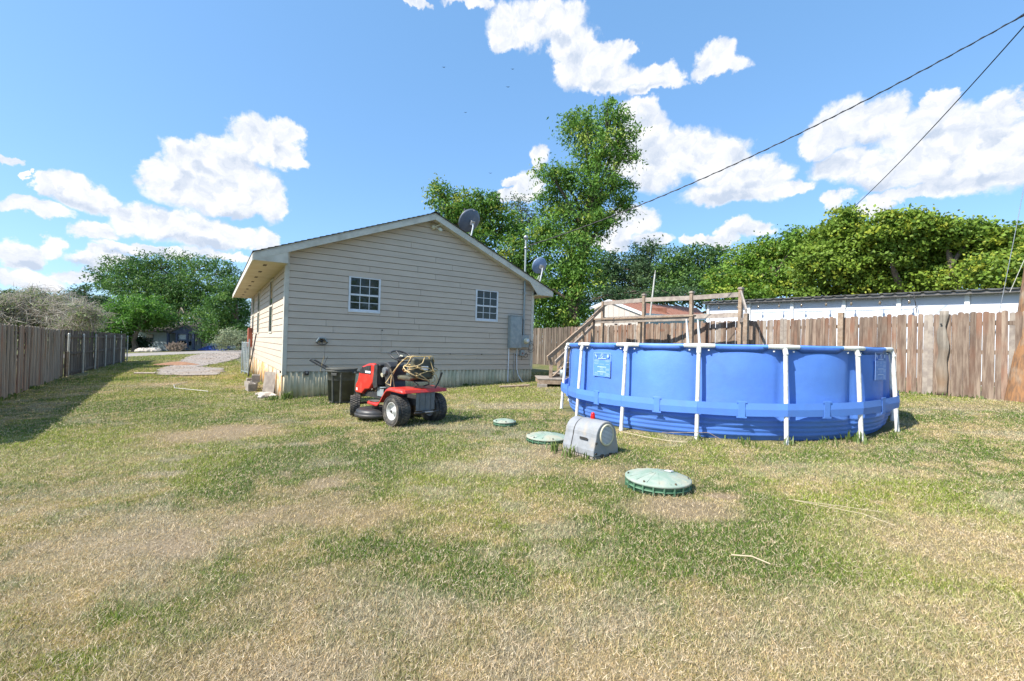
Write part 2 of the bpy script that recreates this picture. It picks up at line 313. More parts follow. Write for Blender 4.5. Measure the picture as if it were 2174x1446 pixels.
# ------------------------------------------------------------------ ground
def gz(x, y): return .035 * max(-70., min(40., x)) + .0155 * max(-20., min(80., y))
def gzn(x, y): return .035 * np.clip(x, -70, 40) + .0155 * np.clip(y, -20, 80)
_lat = np.random.default_rng(5).random((256, 256))
def vn(x, y, s, seed=0):
    x = np.asarray(x) / s + seed * 17.3; y = np.asarray(y) / s + seed * 7.7
    xi = np.floor(x).astype(int); yi = np.floor(y).astype(int); fx = x - xi; fy = y - yi
    fx = fx * fx * (3 - 2 * fx); fy = fy * fy * (3 - 2 * fy)
    g = lambda i, j: _lat[(xi + i) % 256, (yi + j) % 256]
    return (g(0, 0) * (1 - fx) + g(1, 0) * fx) * (1 - fy) + (g(0, 1) * (1 - fx) + g(1, 1) * fx) * fy
def fbm(x, y, s, seed=0, o=4): 
    t = 0; a = .5; w = 0
    for k in range(o): t = t + a * vn(x, y, s / 2 ** k, seed + k); w += a; a *= .55
    return t / w
def ss(x, a, b): t = np.clip((x - a) / (b - a), 0, 1); return t * t * (3 - 2 * t)
# lawn patches: x, y, radius x, radius y, green / dry / soil amounts
PATCH = [(1.36, 3.04, 1.1, 0.55, 0.55, 0, 0), (1.64, 2.71, 0.7, 0.4, 0.3, 0, 0), (-2.82, 4.78, 1.2, 0.6, 0.4, 0, 0), (-2.79, 5.74, 1.3, 0.9, 0.35, 0, 0), (-0.82, 4.33, 0.8, 0.6, 0.3, 0, 0), (3.43, 4.22, 1.0, 0.7, 0.2, 0, 0), (4.64, 5.05, 1.0, 0.8, 0.35, 0, 0), (-7.09, 9.82, 2.5, 2.0, 0.45, 0, 0), (-8.88, 10.72, 2.5, 2, 0.45, 0, 0), (-4.3, 6.35, 1.1, 0.45, -0.5, 0.1, 0.9), (-4.06, 6.85, 0.6, 0.25, -0.4, 0, 0.9), (-1.07, 3.41, 0.45, 0.3, -0.3, 0, 0.5), (-4.59, 5.8, 0.5, 0.25, -0.3, 0, 0.4), (1.43, 3.45, 0.42, 0.28, -0.4, 0.5, 0.8), (1.79, 3.75, 0.2, 0.12, -0.3, 0.2, 1), (0.11, 5.18, 0.6, 0.5, -0.2, 0.55, 0), (-0.14, 4.62, 0.8, 0.3, -0.3, 0.8, 0), (0.6, 5.17, 0.35, 0.2, -0.2, 0.2, 0.6), (0.25, 8.78, 0.9, 0.5, -0.3, 0.8, 0.1), (-2.67, 5.73, 0.3, 0.12, -0.2, 0.8, 0), (-3.48, 4.47, 0.22, 0.12, -0.2, 0.9, 0.1), (0.32, 1.75, 0.7, 0.3, -0.5, 0.3, 0.2), (2.95, 2.87, 0.9, 0.5, -0.45, 0.3, 0.2), (1.73, 1.98, 1.2, 0.4, -0.4, 0.4, 0.2), (0.29, 2.17, 0.5, 0.4, -0.1, 0.2, 0.1), (-2.26, 3.18, 1.0, 0.5, -0.3, 0.4, 0.15), (-2.58, 2.66, 0.9, 0.5, -0.45, 0.4, 0.1), (-0.78, 2.01, 0.9, 0.3, -0.35, 0.3, 0.1), (-0.48, 2.63, 0.8, 0.4, 0.15, 0, 0), (0.07, 2.51, 0.5, 0.3, 0.15, 0, 0), (-1.08, 2.43, 0.4, 0.25, -0.3, 0.3, 0.3), (8.63, 8.36, 1.5, 0.6, -0.35, 0.2, 0.35), (-7.29, 12.68, 0.9, 0.5, -0.3, 0.1, 0.6), (-10.52, 13.55, 0.6, 0.5, -0.3, 0.1, 0.6), (-0.87, 6.73, 1.0, 0.35, -0.2, 0.6, 0.1), (1.03, 4.43, 0.5, 0.3, -0.25, 0.2, 0.4), (3.1, 4.38, 1.2, 0.35, -0.2, 0.45, 0), (-5.31, 4.94, 1.5, 0.8, -0.1, 0.2, 0.1), (-1.09, 1.76, 0.5, 0.2, -0.2, 0.3, 0.3)]
def lawn(x, y):
    """green, dead-grey and bare-soil amounts at a point of the lawn"""
    n1 = fbm(x, y, 2.6, 1); n2 = fbm(x, y, .62, 5); n3 = fbm(x, y, .21, 9, 3)
    gr = .85 + (n1 - .5) * 1.5 + (n2 - .5) * 1.3 + (n3 - .5) * 1.5 + (vn(x, y, .11, 41) - .5) * .7
    gr = gr + .18 * ss(np.hypot(x, y), 3.5, 9)
    grey = .75 * ss(fbm(x * .8 + y * .5, y * .9 - x * .2, .8, 13), .55, .72) * ss(n3, .35, .6)
    soil = ss(fbm(x, y, 1.3, 21), .66, .80) * ss(n3, .35, .65) * .7
    for (px, py, rx, ry, g, d, s) in PATCH:
        w = ss(1.25 - np.hypot((x - px) / rx, (y - py) / ry) + (n2 - .5) * 1.1 + (n3 - .5) * .5, 0, .8)
        gr = gr + g * w; grey = grey + d * w; soil = soil + s * w
    return np.clip(gr, 0, 1), np.clip(grey, 0, 1), np.clip(soil, 0, 1)
C_G = np.array([.135, .215, .032]); C_G2 = np.array([.29, .34, .055]); C_Y = np.array([.60, .47, .20]); C_D = np.array([.56, .49, .34]); C_S = np.array([.64, .45, .26])
def lawn_col(x, y, base):
    g, d, s = lawn(x, y); n = fbm(x, y, 1.7, 31)
    green = C_G[None] * (1 - ss(n, .35, .65))[:, None] + C_G2[None] * ss(n, .35, .65)[:, None]
    c = C_Y[None] * (1 - g)[:, None] + green * g[:, None]
    c = c * (1 - d * .8)[:, None] + C_D[None] * (d * .8)[:, None]
    c = c * (1 - s * .85)[:, None] + C_S[None] * (s * .85)[:, None]
    return c, g, d, s
def mesh_np(name, V, Fq, m, parent=None, col=None, k=4, smooth=False):
    me = bpy.data.meshes.new(name); nv = len(V); nf = len(Fq)
    me.vertices.add(nv); me.vertices.foreach_set('co', np.ascontiguousarray(V, dtype=np.float32).ravel())
    me.loops.add(nf * k); me.loops.foreach_set('vertex_index', np.ascontiguousarray(Fq, dtype=np.int32).ravel())
    me.polygons.add(nf); me.polygons.foreach_set('loop_start', np.arange(0, nf * k, k, dtype=np.int32))
    me.update(calc_edges=True)
    if smooth: me.polygons.foreach_set('use_smooth', np.ones(nf, bool))
    if col is not None:
        a = me.color_attributes.new('Col', 'FLOAT_COLOR', 'POINT'); c4 = np.ones((nv, 4), np.float32); c4[:, :3] = col; a.data.foreach_set('color', c4.ravel())
    me.materials.append(m); o = bpy.data.objects.new(name, me); COL.objects.link(o)
    if parent: o.parent = parent
    return o
def grid_axis(edges):
    out = [edges[0][0]]
    for a, b, s in edges: n = max(1, int(round((b - a) / s))); out += list(np.linspace(a, b, n + 1)[1:])
    return np.array(out)
gx = grid_axis([(-900, -100, 100), (-100, -30, 5), (-30, -10, .5), (-10, 8, .07), (8, 14, .15), (14, 40, 2), (40, 900, 86)])
gy = grid_axis([(-60, 1, 5), (1, 9, .06), (9, 16, .15), (16, 40, .6), (40, 100, 5), (100, 1200, 100)])
X, Y = np.meshgrid(gx, gy); X = X.ravel(); Y = Y.ravel()
gcol, gg, gd, gs = lawn_col(X, Y, 0)
Z = gzn(X, Y) + ((fbm(X, Y, .5, 3) - .5) * .035 + (fbm(X, Y, .12, 8, 2) - .5) * .02) * ss(15 - Y, 0, 6) * ss(Y, 0, 1) - .01
nx, ny = len(gx), len(gy); ii = np.arange(nx * ny).reshape(ny, nx)
FQ = np.stack([ii[:-1, :-1], ii[:-1, 1:], ii[1:, 1:], ii[1:, :-1]], -1).reshape(-1, 4)
thatch = mat('lawn_thatch', (.3, .25, .15), attr='Col', c2=(.16, .12, .07), scale=55, detail=6, th=(.45, .75), rough=.95, c3=None, bump=.012, bscale=45)
ground = mesh_np('ground', np.stack([X, Y, Z], 1), FQ, thatch, col=gcol * .36, smooth=True); tag(ground, kind='structure')  # vertex colour darkened to paint in the shade between grass blades

# grass blades
def blades(name, n_far, ymin, ymax, k0, hgt, label, dry=False, wk=1.0, side=False):
    # density falls with distance, blade width grows with it
    t = rng.random(n_far); y = ymin * (ymax / ymin) ** t
    x = (rng.random(n_far) * 2 - 1) * (y * 1.22 + .4)
    if side: x = -y * (.55 + .40 * rng.random(n_far))
    g, d, s = lawn(x, y)
    keep = rng.random(n_far) > (.85 * s + .15 * d if not dry else .4 * s)
    # keep clear of the house, pool, lids
    keep &= np.hypot(x - 3.6, y - 8.2) > 2.62
    u = (x + 5.11) * cos(HA) + (y - 9.985) * sin(HA); v = -(x + 5.11) * sin(HA) + (y - 9.985) * cos(HA)
    keep &= ~inpoly(x + .5 * (rng.random(len(x)) - .5), y + .8 * (rng.random(len(x)) - .5), DRIVE) & ~inpoly(x, y, ROADX)
    keep &= ~((u > -.03) & (u < 7) & (v > -.03)); keep &= (x * .835 + y * .55 < 13.2) & (x * .79 + y * .61 > -3.2)
    for (lx, ly, lr) in LIDS: keep &= np.hypot(x - lx, y - ly) > lr
    keep &= ~((np.abs((x - AER[0]) * cos(AER[2]) + (y - AER[1]) * sin(AER[2])) < .25) & (np.abs(-(x - AER[0]) * sin(AER[2]) + (y - AER[1]) * cos(AER[2])) < .29))
    x = x[keep]; y = y[keep]; g = g[keep]; d = d[keep]; s = s[keep]; n = len(x)
    c, _, _, _ = lawn_col(x, y, 0)
    a = rng.random(n) * 2 * pi; r = rng.random(n)
    w = (.0008 + .00050 * y) * (0.7 + .6 * r) * wk
    if dry:
        L = hgt * (.4 + 1.3 * rng.random(n)) * (1 + .03 * y); lean = .86 + .13 * rng.random(n)
        tone = rng.random(n)[:, None]; c = np.array([.74, .61, .43])[None] * tone + np.array([.44, .33, .22])[None] * (1 - tone)
        c = c * (.7 + .6 * rng.random(n))[:, None]
    else:
        L = hgt * (.45 + .8 * rng.random(n)) * (.55 + .6 * g) * (1 + .02 * y); lean = .25 + .65 * rng.random(n)
        pick = rng.random(n) < (.20 + .45 * (1 - g)); straw = np.array([.66, .50, .28])[None] * (.5 + .8 * rng.random(n))[:, None]
        c = c * (.50 + .95 * rng.random(n))[:, None]; c = np.where(pick[:, None], straw, c)
    z = gzn(x, y) + ((fbm(x, y, .5, 3) - .5) * .035 + (fbm(x, y, .12, 8, 2) - .5) * .02) * ss(15 - y, 0, 6) - .012
    if dry: z = z + .012 + .012 * rng.random(n)
    dx = np.cos(a); dy = np.sin(a); hx = L * lean; hz = L * np.sqrt(1 - lean ** 2)
    b = rng.random(n) * 2 * pi
    px = np.cos(b) * w; py = np.sin(b) * w
    V = np.empty((n, 3, 3)); V[:, 0] = np.stack([x - px, y - py, z], 1); V[:, 1] = np.stack([x + px, y + py, z], 1)
    V[:, 2] = np.stack([x + dx * hx, y + dy * hx, z + hz + (.004 if dry else 0)], 1)
    if dry: V[:, 1, 2] += w * .6
    col = np.repeat(c[:, None, :], 3, 1).reshape(-1, 3)
    m = M_blade_dry if dry else M_blade
    o = mesh_np(name, V.reshape(-1, 3), np.arange(n * 3).reshape(-1, 3), m, col=col, k=3)
    tag(o, label, 'grass', kind='stuff'); return o
DRIVE = [(-14.4, 18.0), (-16.5, 21.3), (-18.9, 25.1), (-22.0, 29.8), (-25.8, 35.5), (-28.5, 41.0), (-28.0, 46.1), (-21.1, 34.7), (-18.2, 29.2), (-16.4, 25.2), (-15.7, 23.0), (-15.3, 21.9), (-13.4, 20.4), (-11.8, 18.3), (-11.2, 16.8), (-11.9, 16.5), (-13.0, 16.8)]
ROADX = [(-95, 36), (-60, 38), (-38.4, 44.3), (-36.6, 50.4), (-35.2, 57.8), (-31, 66), (-24, 55), (-26.4, 45.8), (-27.6, 44.0), (-30.2, 41.0), (-31.0, 35.2), (-40, 31), (-60, 29), (-95, 28)]
def inpoly(x, y, P):
    r = np.zeros(len(x), bool)
    for i in range(len(P)):
        (x1, y1), (x2, y2) = P[i], P[i - 1]
        if y1 == y2: continue
        c = ((y1 > y) != (y2 > y)) & (x < (x2 - x1) * (y - y1) / (y2 - y1) + x1); r ^= c
    return r
M_blade = mat('grass_blade', (.1, .1, .1), attr='Col', rough=.6, transl=.3, spec=.25)
M_blade_dry = mat('straw_blade', (.1, .1, .1), attr='Col', rough=.8, transl=.15, spec=.2)
HA = radians(33.9)
LIDS = [(1.30, 4.05, .30), (.47, 5.78, .26), (-.08, 6.85, .17)]
AER = (.942, 5.195, radians(37))
blades('grass', 1250000, 1.45, 17, 1, .027, 'short mown lawn grass, green mixed with straw, over the whole yard')
blades('dry_grass', 190000, 1.45, 14, 1, .021, 'pale dead grass clippings lying flat over the lawn', dry=True, wk=.50)
blades('far_grass', 110000, 15, 46, 1, .05, 'mown grass of the side yard out to the road', side=True)
M_weed = mat('weed_blade', (.10, .16, .03), (.17, .22, .06), rough=.5, transl=.35, scale=8)
def weeds(name, spots, label):
    V = []; 
    for (x, y, r, n, h) in spots:
        for k in range(n):
            a = random.random() * 2 * pi; q = r * random.random(); bx = x + cos(a) * q; by = y + sin(a) * q; bz = gz(bx, by) - .01
            b = random.random() * 2 * pi; L = h * random.uniform(.5, 1.2); ln = random.uniform(.1, .6); w = .006 + .0006 * by
            px, py = cos(b + 1.57) * w, sin(b + 1.57) * w
            mx, my, mz = bx + cos(b) * L * ln * .4, by + sin(b) * L * ln * .4, bz + L * .6
            V += [(bx - px, by - py, bz), (bx + px, by + py, bz), (mx + px * .8, my + py * .8, mz), (mx - px * .8, my - py * .8, mz),
                  (mx - px * .8, my - py * .8, mz), (mx + px * .8, my + py * .8, mz), (bx + cos(b) * L * ln, by + sin(b) * L * ln, bz + L * .85), (bx + cos(b) * L * ln, by + sin(b) * L * ln, bz + L * .85 + .002)]
    V = np.array(V); o = mesh_np(name, V, np.arange(len(V)).reshape(-1, 4), M_weed); tag(o, label, 'weeds', kind='stuff')
wsp = [(2.47 + random.uniform(-.1, .1), 5.72, .10, 14, .11), (3.40, 5.5, .10, 16, .12), (4.30, 5.55, .14, 34, .17), (2.9, 5.55, .25, 22, .10), (3.9, 5.52, .25, 24, .10), (5.0, 5.8, .1, 12, .1),
       (.52, 5.25, .12, 26, .13), (.68, 5.0, .10, 26, .14), (.85, 4.9, .1, 14, .1), (-4.95, 9.85, .12, 40, .22), (-5.2, 9.8, .2, 40, .12)]
for k in range(26): t = random.random(); wsp.append((-8.3 - 9 * t + random.uniform(.1, .3), 5.9 + 11.2 * t, .15, 12, .12))
for k in range(16): t = random.random(); wsp.append((7.6 + 2.3 * t - .1, 12.4 - 3.3 * t - .1, .15, 8, .10))
for k in range(14): t = random.random(); wsp.append((-5.1 + 6.9 * t * cos(HA) + .05, 9.985 + 6.9 * t * sin(HA) - .08, .12, 9, .08))
weeds('weeds', wsp, 'green weeds along the fences, pool legs and house wall')

# gravel drive and road, thin sheets on the ground
def sheet(name, pts, m, z=.012, jit=.0, step=.7, kind='structure'):
    P = []
    n = len(pts)
    for i in range(n):
        a = Vector(pts[i]); b = Vector(pts[(i + 1) % n]); k = max(1, int((b - a).length / step))
        for j in range(k):
            p = a.lerp(b, j / k); P.append((p.x + random.uniform(-jit, jit), p.y + random.uniform(-jit, jit)))
    mb = MB(); mb.add([(x, y, gz(x, y) + z) for x, y in P], [tuple(range(len(P)))]); o = mb.build(name, m, fix=False)
    bm = bmesh.new(); bm.from_mesh(o.data); bmesh.ops.triangulate(bm, faces=bm.faces); bmesh.ops.recalc_face_normals(bm, faces=bm.faces)
    for f in bm.faces:
        if f.normal.z < 0: f.normal_flip()
    bm.to_mesh(o.data); bm.free(); tag(o, kind=kind); return o
ROAD = [(-95, 36), (-60, 38), (-38.4, 44.3), (-36.6, 50.4), (-35.2, 57.8), (-31, 66), (-10, 84), (-6, 80), (-24, 55), (-26.4, 45.8), (-27.6, 44.0), (-30.2, 41.0), (-31.0, 35.2), (-40, 31), (-60, 29), (-95, 28)]
sheet('road', ROAD, M['asphalt'], z=.02, jit=.15, step=1.5)
sheet('gravel_driveway', DRIVE, M['gravel'], z=.032, jit=.22, step=.5)

# ------------------------------------------------------------------ house
C0 = (-5.11, 9.985); WID = 6.9; ZB = .581; CE = .1524; LEN = 10.9; RS = 3.45
RZ = 4.75; SLL = .387; SLR = .425      # ridge top, left and right slopes
house = empty('house', (C0[0], C0[1], 0), HA, 'beige lap-sided house with gable end, corrugated skirting and two white windows', 'house')
def roof_top(s): return RZ - (RS - s) * SLL if s < RS else RZ - (s - RS) * SLR
def roof_under(s): return roof_top(s) - .17
# solid core behind the boards, dark to paint the shade under each lap
core = MB(); core.prism([(.02, .60), (WID - .02, .60), (WID - .02, roof_under(WID) - .03), (RS, roof_under(RS) - .03), (.02, roof_under(0) - .03)], .02, LEN - .02)
core.build('wall', M['dark'], house)
wins = [(1.36, 2.01, 2.13, 2.867), (4.86, 1.975, 5.61, 2.867)]
def rects_minus(a, z0, b, z1):
    rs = [(a, z0, b, z1)]
    for (wx0, wz0, wx1, wz1) in wins:
        out = []
        for (p, q, r, s) in rs:
            if r <= wx0 or p >= wx1 or s <= wz0 + .004 or q >= wz1 - .004: out.append((p, q, r, s)); continue
            if p < wx0: out.append((p, q, wx0, s))
            if r > wx1: out.append((wx1, q, r, s))
            lo, hi = max(q, wz0), min(s, wz1)
            if lo - q > .01: out.append((max(p, wx0), q, min(r, wx1), lo))
            if s - hi > .01: out.append((max(p, wx0), hi, min(r, wx1), s))
        rs = out
    return rs
def board_mb(x0, z0, x1, z1, zb, clip=True, gap=.0028):
    # lap board: thick at its lower edge, thin above; clipped by the roof line on the gable
    def tz(z): return -.022 + .016 * (z - zb) / CE
    if clip:
        pts = []
        poly = [(x0 + gap, z0), (x1 - gap, z0), (x1 - gap, z1), (x0 + gap, z1)]
        for (A, Bc, Cc) in ((SLL, -1, RZ - RS * SLL - .17), (-SLR, -1, RZ + RS * SLR - .17)):
            out = []
            for i in range(len(poly)):
                p, q = poly[i], poly[(i + 1) % len(poly)]; fp = A * p[0] + Bc * p[1] + Cc; fq = A * q[0] + Bc * q[1] + Cc
                if fp >= 0: out.append(p)
                if (fp >= 0) != (fq >= 0): t = fp / (fp - fq); out.append((p[0] + (q[0] - p[0]) * t, p[1] + (q[1] - p[1]) * t))
            poly = out
            if len(poly) < 3: return None
        if max(p[1] for p in poly) - min(p[1] for p in poly) < .01: return None
    else: poly = [(x0 + gap, z0), (x1 - gap, z0), (x1 - gap, z1), (x0 + gap, z1)]
    n = len(poly); mb = MB()
    V = [(x, tz(z), z) for x, z in poly] + [(x, .012, z) for x, z in poly]
    mb.add(V, [tuple(range(n)), tuple(reversed(range(n, 2 * n)))] + [(i, i + n, (i + 1) % n + n, (i + 1) % n) for i in range(n)]); return mb
joints = {0: [], 1: [3.43], 2: [.86 + 0, 2.72, 4.95], 3: [.86, 3.20], 4: [2.45], 5: [3.95], 6: [1.03, 2.62, 5.35], 7: [.87, 3.18], 8: [3.05], 9: [2.62], 10: [], 11: [3.15], 12: [4.4], 13: [3.2], 14: [2.6], 15: [4.35], 16: [3.6, 1.85], 17: [3.1], 18: [4.1], 19: [3.6], 20: [], 21: [2.9]}
for k in range(28):
    z0 = ZB + k * CE; z1 = z0 + CE - .009
    xs = [.06] + sorted(joints.get(k, [])) + [WID - .06]
    for a, b in zip(xs[:-1], xs[1:]):
        for (p, q, r, s) in rects_minus(a, z0, b, z1):
            m_ = board_mb(p, q, r, s, z0)
            if m_: m_.build('siding_board', M['siding'], house)
# left wall boards (face -x), split by windows
side_wins = [(2.45, 3.15), (6.5, 7.2), (9.0, 9.7)]
def side_board(t0, t1, z0, z1):
    mb = MB(); mb.add([(-.018, t0, z0), (-.018, t1, z0), (-.006, t1, z1), (-.006, t0, z1), (.012, t0, z0), (.012, t1, z0), (.012, t1, z1), (.012, t0, z1)],
        [(0, 3, 2, 1), (4, 5, 6, 7), (0, 1, 5, 4), (2, 3, 7, 6), (0, 4, 7, 3), (1, 2, 6, 5)]); mb.build('siding_board', M['siding'], house)
for k in range(17):
    z0 = ZB + k * CE; z1 = min(z0 + CE - .009, 3.02)
    if z1 - z0 < .03: continue
    edges = [.06]
    if z0 > 1.46 and z0 < 2.94:
        for a, b in side_wins: edges += [a - .04, b + .04]
    else: edges += [3.7, 3.7, 7.3, 7.3] if k % 2 else [5.4, 5.4]
    edges += [LEN - .06]
    for a, b in zip(edges[0::2], edges[1::2]): side_board(a + .001, b - .001, z0, z1)
# right and back walls: same boards, out of view
for k in range(16):
    z0 = ZB + k * CE; z1 = z0 + CE - .001
    MB().add([(WID + .018, 0, z0), (WID + .018, LEN, z0), (WID + .006, LEN, z1), (WID + .006, 0, z1), (WID - .01, 0, z0), (WID - .01, LEN, z0), (WID - .01, LEN, z1), (WID - .01, 0, z1)],
        [(0, 1, 2, 3), (4, 7, 6, 5), (0, 4, 5, 1), (2, 6, 7, 3), (0, 3, 7, 4), (1, 5, 6, 2)]).build('siding_board', M['siding'], house)
    MB().box(.0, LEN - .01, z0, WID, LEN + .016, z1).build('siding_board', M['siding'], house)
# corner boards
def cbd(x0, y0, x1, y1, z0, z1): B(x0, y0, z0, x1, y1, z1).build('corner_board', M['trim'], house, bevel=.002)
cbd(-.026, -.028, .062, .0, ZB - .08, 3.30); cbd(-.028, .001, -.0, .115, ZB - .10, 3.02)
cbd(WID - .062, -.028, WID + .026, .0, ZB - .01, 3.13); cbd(WID, .001, WID + .028, .09, ZB - .02, 2.95)
# skirting
def corr(name, x0, x1, z0, z1, y, m, axis='x', amp=.034, wl=.12, z0b=None):
    n = max(4, int((x1 - x0) / wl * 8)); V = []
    for i in range(n + 1):
        x = x0 + (x1 - x0) * i / n; d = y - amp * (.5 + .5 * sin(2 * pi * (x - x0) / wl)); zz = z0 if z0b is None else z0 + (z0b - z0) * i / n
        for z in (zz, z1): V.append((x, d, z) if axis == 'x' else (d, x, z))
    F_ = [(2 * i, 2 * i + 2, 2 * i + 3, 2 * i + 1) for i in range(n)]
    mb = MB(); mb.add(V, F_, True); o = mb.build(name, m, house); md = o.modifiers.new('solid', 'SOLIDIFY'); md.thickness = .0015; return o
xs = [.0, .88, 1.76, 2.64, 3.52, 4.40, 5.28, 6.16, WID]
for a, b in zip(xs[:-1], xs[1:]):
    corr('skirt_panel', a + .002, b - .002, -.12 + a * .0307, ZB - .004, .012, M['corr'], z0b=-.12 + b * .0307, wl=.12)
B(-.01, .03, -.1, .11, .13, ZB - .09).build('corner_pier', M['brick'], house, bevel=.004)
ts = [.16, .62] + [.62 + .5 * k for k in range(1, 21)]
for i, (a, b) in enumerate(zip(ts[:-1], ts[1:])):
    if b > LEN: break
    corr('skirt_panel', a + .012, b - .012, -.15 - .0 * a, ZB - .012 - (.05 if i == 0 else 0), .004 if i % 2 else -.006, M['rust'], axis='y', amp=.006, wl=.24)
corr('skirt_panel', .2, LEN, -.1, ZB - .01, WID + .0, M['corr'], axis='y', wl=.12)
# roof: deck, shingle courses, fascia, soffit
RK = .27   # rake overhang
def roof_plane(side):
    s_e = -.66 if side < 0 else 7.46; y0, y1 = -RK - .02, LEN + .3
    mb = MB(); zt = roof_top
    for (sa, sb) in (((s_e, RS) if side < 0 else (RS, s_e)),):
        mb.prism([(sa, zt(sa) - .05), (sb, zt(sb) - .05), (sb, zt(sb) - .018), (sa, zt(sa) - .018)], y0 + .03, y1)
    d = mb.build('roof_deck', M['trim'], house)
    # shingles: courses of overlapping tabs
    n = int(abs(RS - s_e) / .13); 
    for k in range(n + 1):
        a = s_e + (RS - s_e) * k / (n + 1) * 1.0 - (.025 * (1 if side < 0 else -1) if k == 0 else 0); b = s_e + (RS - s_e) * min(1, (k + 1.35) / (n + 1))
        mb = MB(); y = y0 - (.0 if k % 2 else .012)
        pz = zt(a) - .004 + .012; qz = zt(b) - .012
        mb.prism([(a, pz - .012), (b, qz - .006), (b, qz + .0), (a, pz)] if side < 0 else [(a, pz - .012), (a, pz), (b, qz), (b, qz - .006)], y, y1 + .01)
        mb.build('shingle_course', M['shingle'], house)
roof_plane(-1); roof_plane(1)
MB().prism([(RS - .13, roof_top(RS - .13) + .012), (RS, RZ + .016), (RS + .13, roof_top(RS + .13) + .012), (RS, RZ + .03)], -RK - .03, LEN + .31).build('ridge_cap', M['shingle'], house)
# rake fascia boards (two, joined on the right slope) and their undersides
def rake(sa, sb, y0=-RK, y1=-RK + .03, top=-.052, bot=-.19):
    za, zb_ = roof_top(sa), roof_top(sb); MB().prism([(sa, za + bot), (sb, zb_ + bot), (sb, zb_ + top), (sa, za + top)], y0, y1).build('rake_board', M['trim'], house, bevel=.003)
rake(-.66, RS - .001); rake(RS + .001, 5.22); rake(5.224, 7.46)
def soff(sa, sb):
    za, zb_ = roof_top(sa) - .165, roof_top(sb) - .165
    MB().prism([(sa, za), (sb, zb_), (sb, zb_ + .012), (sa, za + .012)], -RK + .031, .012).build('rake_soffit', M['trim'], house)
soff(-.0, 1.2); soff(1.2, 2.4); soff(2.4, RS); soff(RS, 4.8); soff(4.8, 6.2); soff(6.2, 6.9)
# eave returns: triangular plates closing the boxed eaves
ZE = 2.975; ZER = 2.87
MB().prism([(-.655, ZE), (-.002, ZE), (-.002, roof_top(0) - .19), (-.655, roof_top(-.655) - .19)], -RK + .004, -RK + .028).build('eave_return', M['trim'], house)
MB().prism([(WID + .002 - .32, roof_top(WID - .32) - .19), (WID + .002 - .32 + .3, ZER), (7.455, ZER), (7.455, roof_top(7.455) - .19), (WID, roof_top(WID) - .19)], -RK + .004, -RK + .028).build('eave_return', M['trim'], house)
B(-.03, -RK + .03, ZE - .001, -.0, .0, 3.27).build('eave_return', M['trim'], house)
# eave fascia + soffit panels with vents
for (sx, ze, zt_) in ((-.66, ZE, roof_top(-.66)), (7.46, ZER, roof_top(7.46))):
    e = -1 if sx < 0 else 1
    B(min(sx, sx - .025 * -e), -RK + .002, ze - .015, max(sx, sx - .025 * -e), LEN + .28, zt_ - .053).build('eave_fascia', M['trim'], house, bevel=.003)
pt = -RK + .03
for k in range(9):
    a = pt + k * 1.235; b = min(a + 1.218, LEN + .27)
    o = B(-.66, a, ZE, .0, b, ZE + .012).build('soffit_panel', M['soffit'], house, bevel=.002)
    v = B(-.43, (a + b) / 2 - .13, ZE - .006, -.36, (a + b) / 2 + .13, ZE - .0005).build('soffit_vent', M['bark'], o)
B(WID, pt, ZER, 7.46, LEN + .27, ZER + .012).build('soffit_panel', M['soffit'], house)
B(WID - .03, -RK + .03, ZER - .02, WID + .2, 0, ZER - .002).build('soffit_panel', M['soffit'], house)
B(0, -.001, 2.96, 7, .0, 2.961) if False else None
# windows on the gable
def window(x0, z0, x1, z1, side=False, cols=3, rows=2, par=house, t0=None):
    fr = MB(); fw = .045
    def bx(a, b, c, d, y0, y1, mb): mb.box(a, y0, b, c, y1, d)
    for r in ((x0, z0, x0 + fw, z1), (x1 - fw, z0, x1, z1), (x0 + fw, z1 - .012 - fw * .2, x1 - fw, z1), (x0 + fw, z0, x1 - fw, z0 + fw)):
        fr.box(r[0], -.034, r[1], r[2], .01, r[3])
    f = fr.build('window', M['vinyl'], par, bevel=.003)
    zm = (z0 + z1) / 2 + .0; 
    B(x0 + fw, -.026, zm - .022, x1 - fw, .0, zm + .022).build('meeting_rail', M['vinyl'], f, bevel=.002)
    B(x0 + fw, -.018, z0 + fw, x1 - fw, .0, z0 + fw + .035).build('sash_rail', M['vinyl'], f, bevel=.002)
    for (a, b, yo) in ((z0 + fw + .035, zm - .022, -.004), (zm + .022, z1 - .02, -.012)):
        w = (x1 - x0 - 2 * fw) / cols; h = (b - a) / rows
        for i in range(cols):
            for j in range(rows):
                B(x0 + fw + w * i + .006, yo, a + h * j + .006, x0 + fw + w * (i + 1) - .006, yo + .004, a + h * (j + 1) - .006).build('pane', M['pane'], f)
        mu = MB()
        for i in range(1, cols): mu.box(x0 + fw + w * i - .008, yo - .004, a, x0 + fw + w * i + .008, yo + .006, b)
        for j in range(1, rows): mu.box(x0 + fw, yo - .003, a + h * j - .008, x1 - fw, yo + .007, a + h * j + .008)
        mu.build('muntin', M['vinyl'], f)
    B(x0 + fw, .002, z0 + fw, x1 - fw, .008, z1 - .02).build('blind', M['dark'], f)
for w in wins: window(w[0], w[1], w[2], w[3])
for a, b in side_wins:
    f = MB(); 
    for r in ((a - .04, 1.46, a, 2.94), (b, 1.46, b + .04, 2.94), (a, 1.46, b, 1.50), (a, 2.90, b, 2.94)): f.box(-.03, r[0], r[1], .01, r[2], r[3])
    fo = f.build('window', M['trim'], house, bevel=.003)
    B(-.012, a, 1.50, .005, b, 2.19).build('pane', M['paneblue'], fo); B(-.012, a, 2.23, .005, b, 2.90).build('pane', M['paneblue'], fo)
    B(-.024, a, 2.19, .005, b, 2.23).build('meeting_rail', M['trim'], fo)
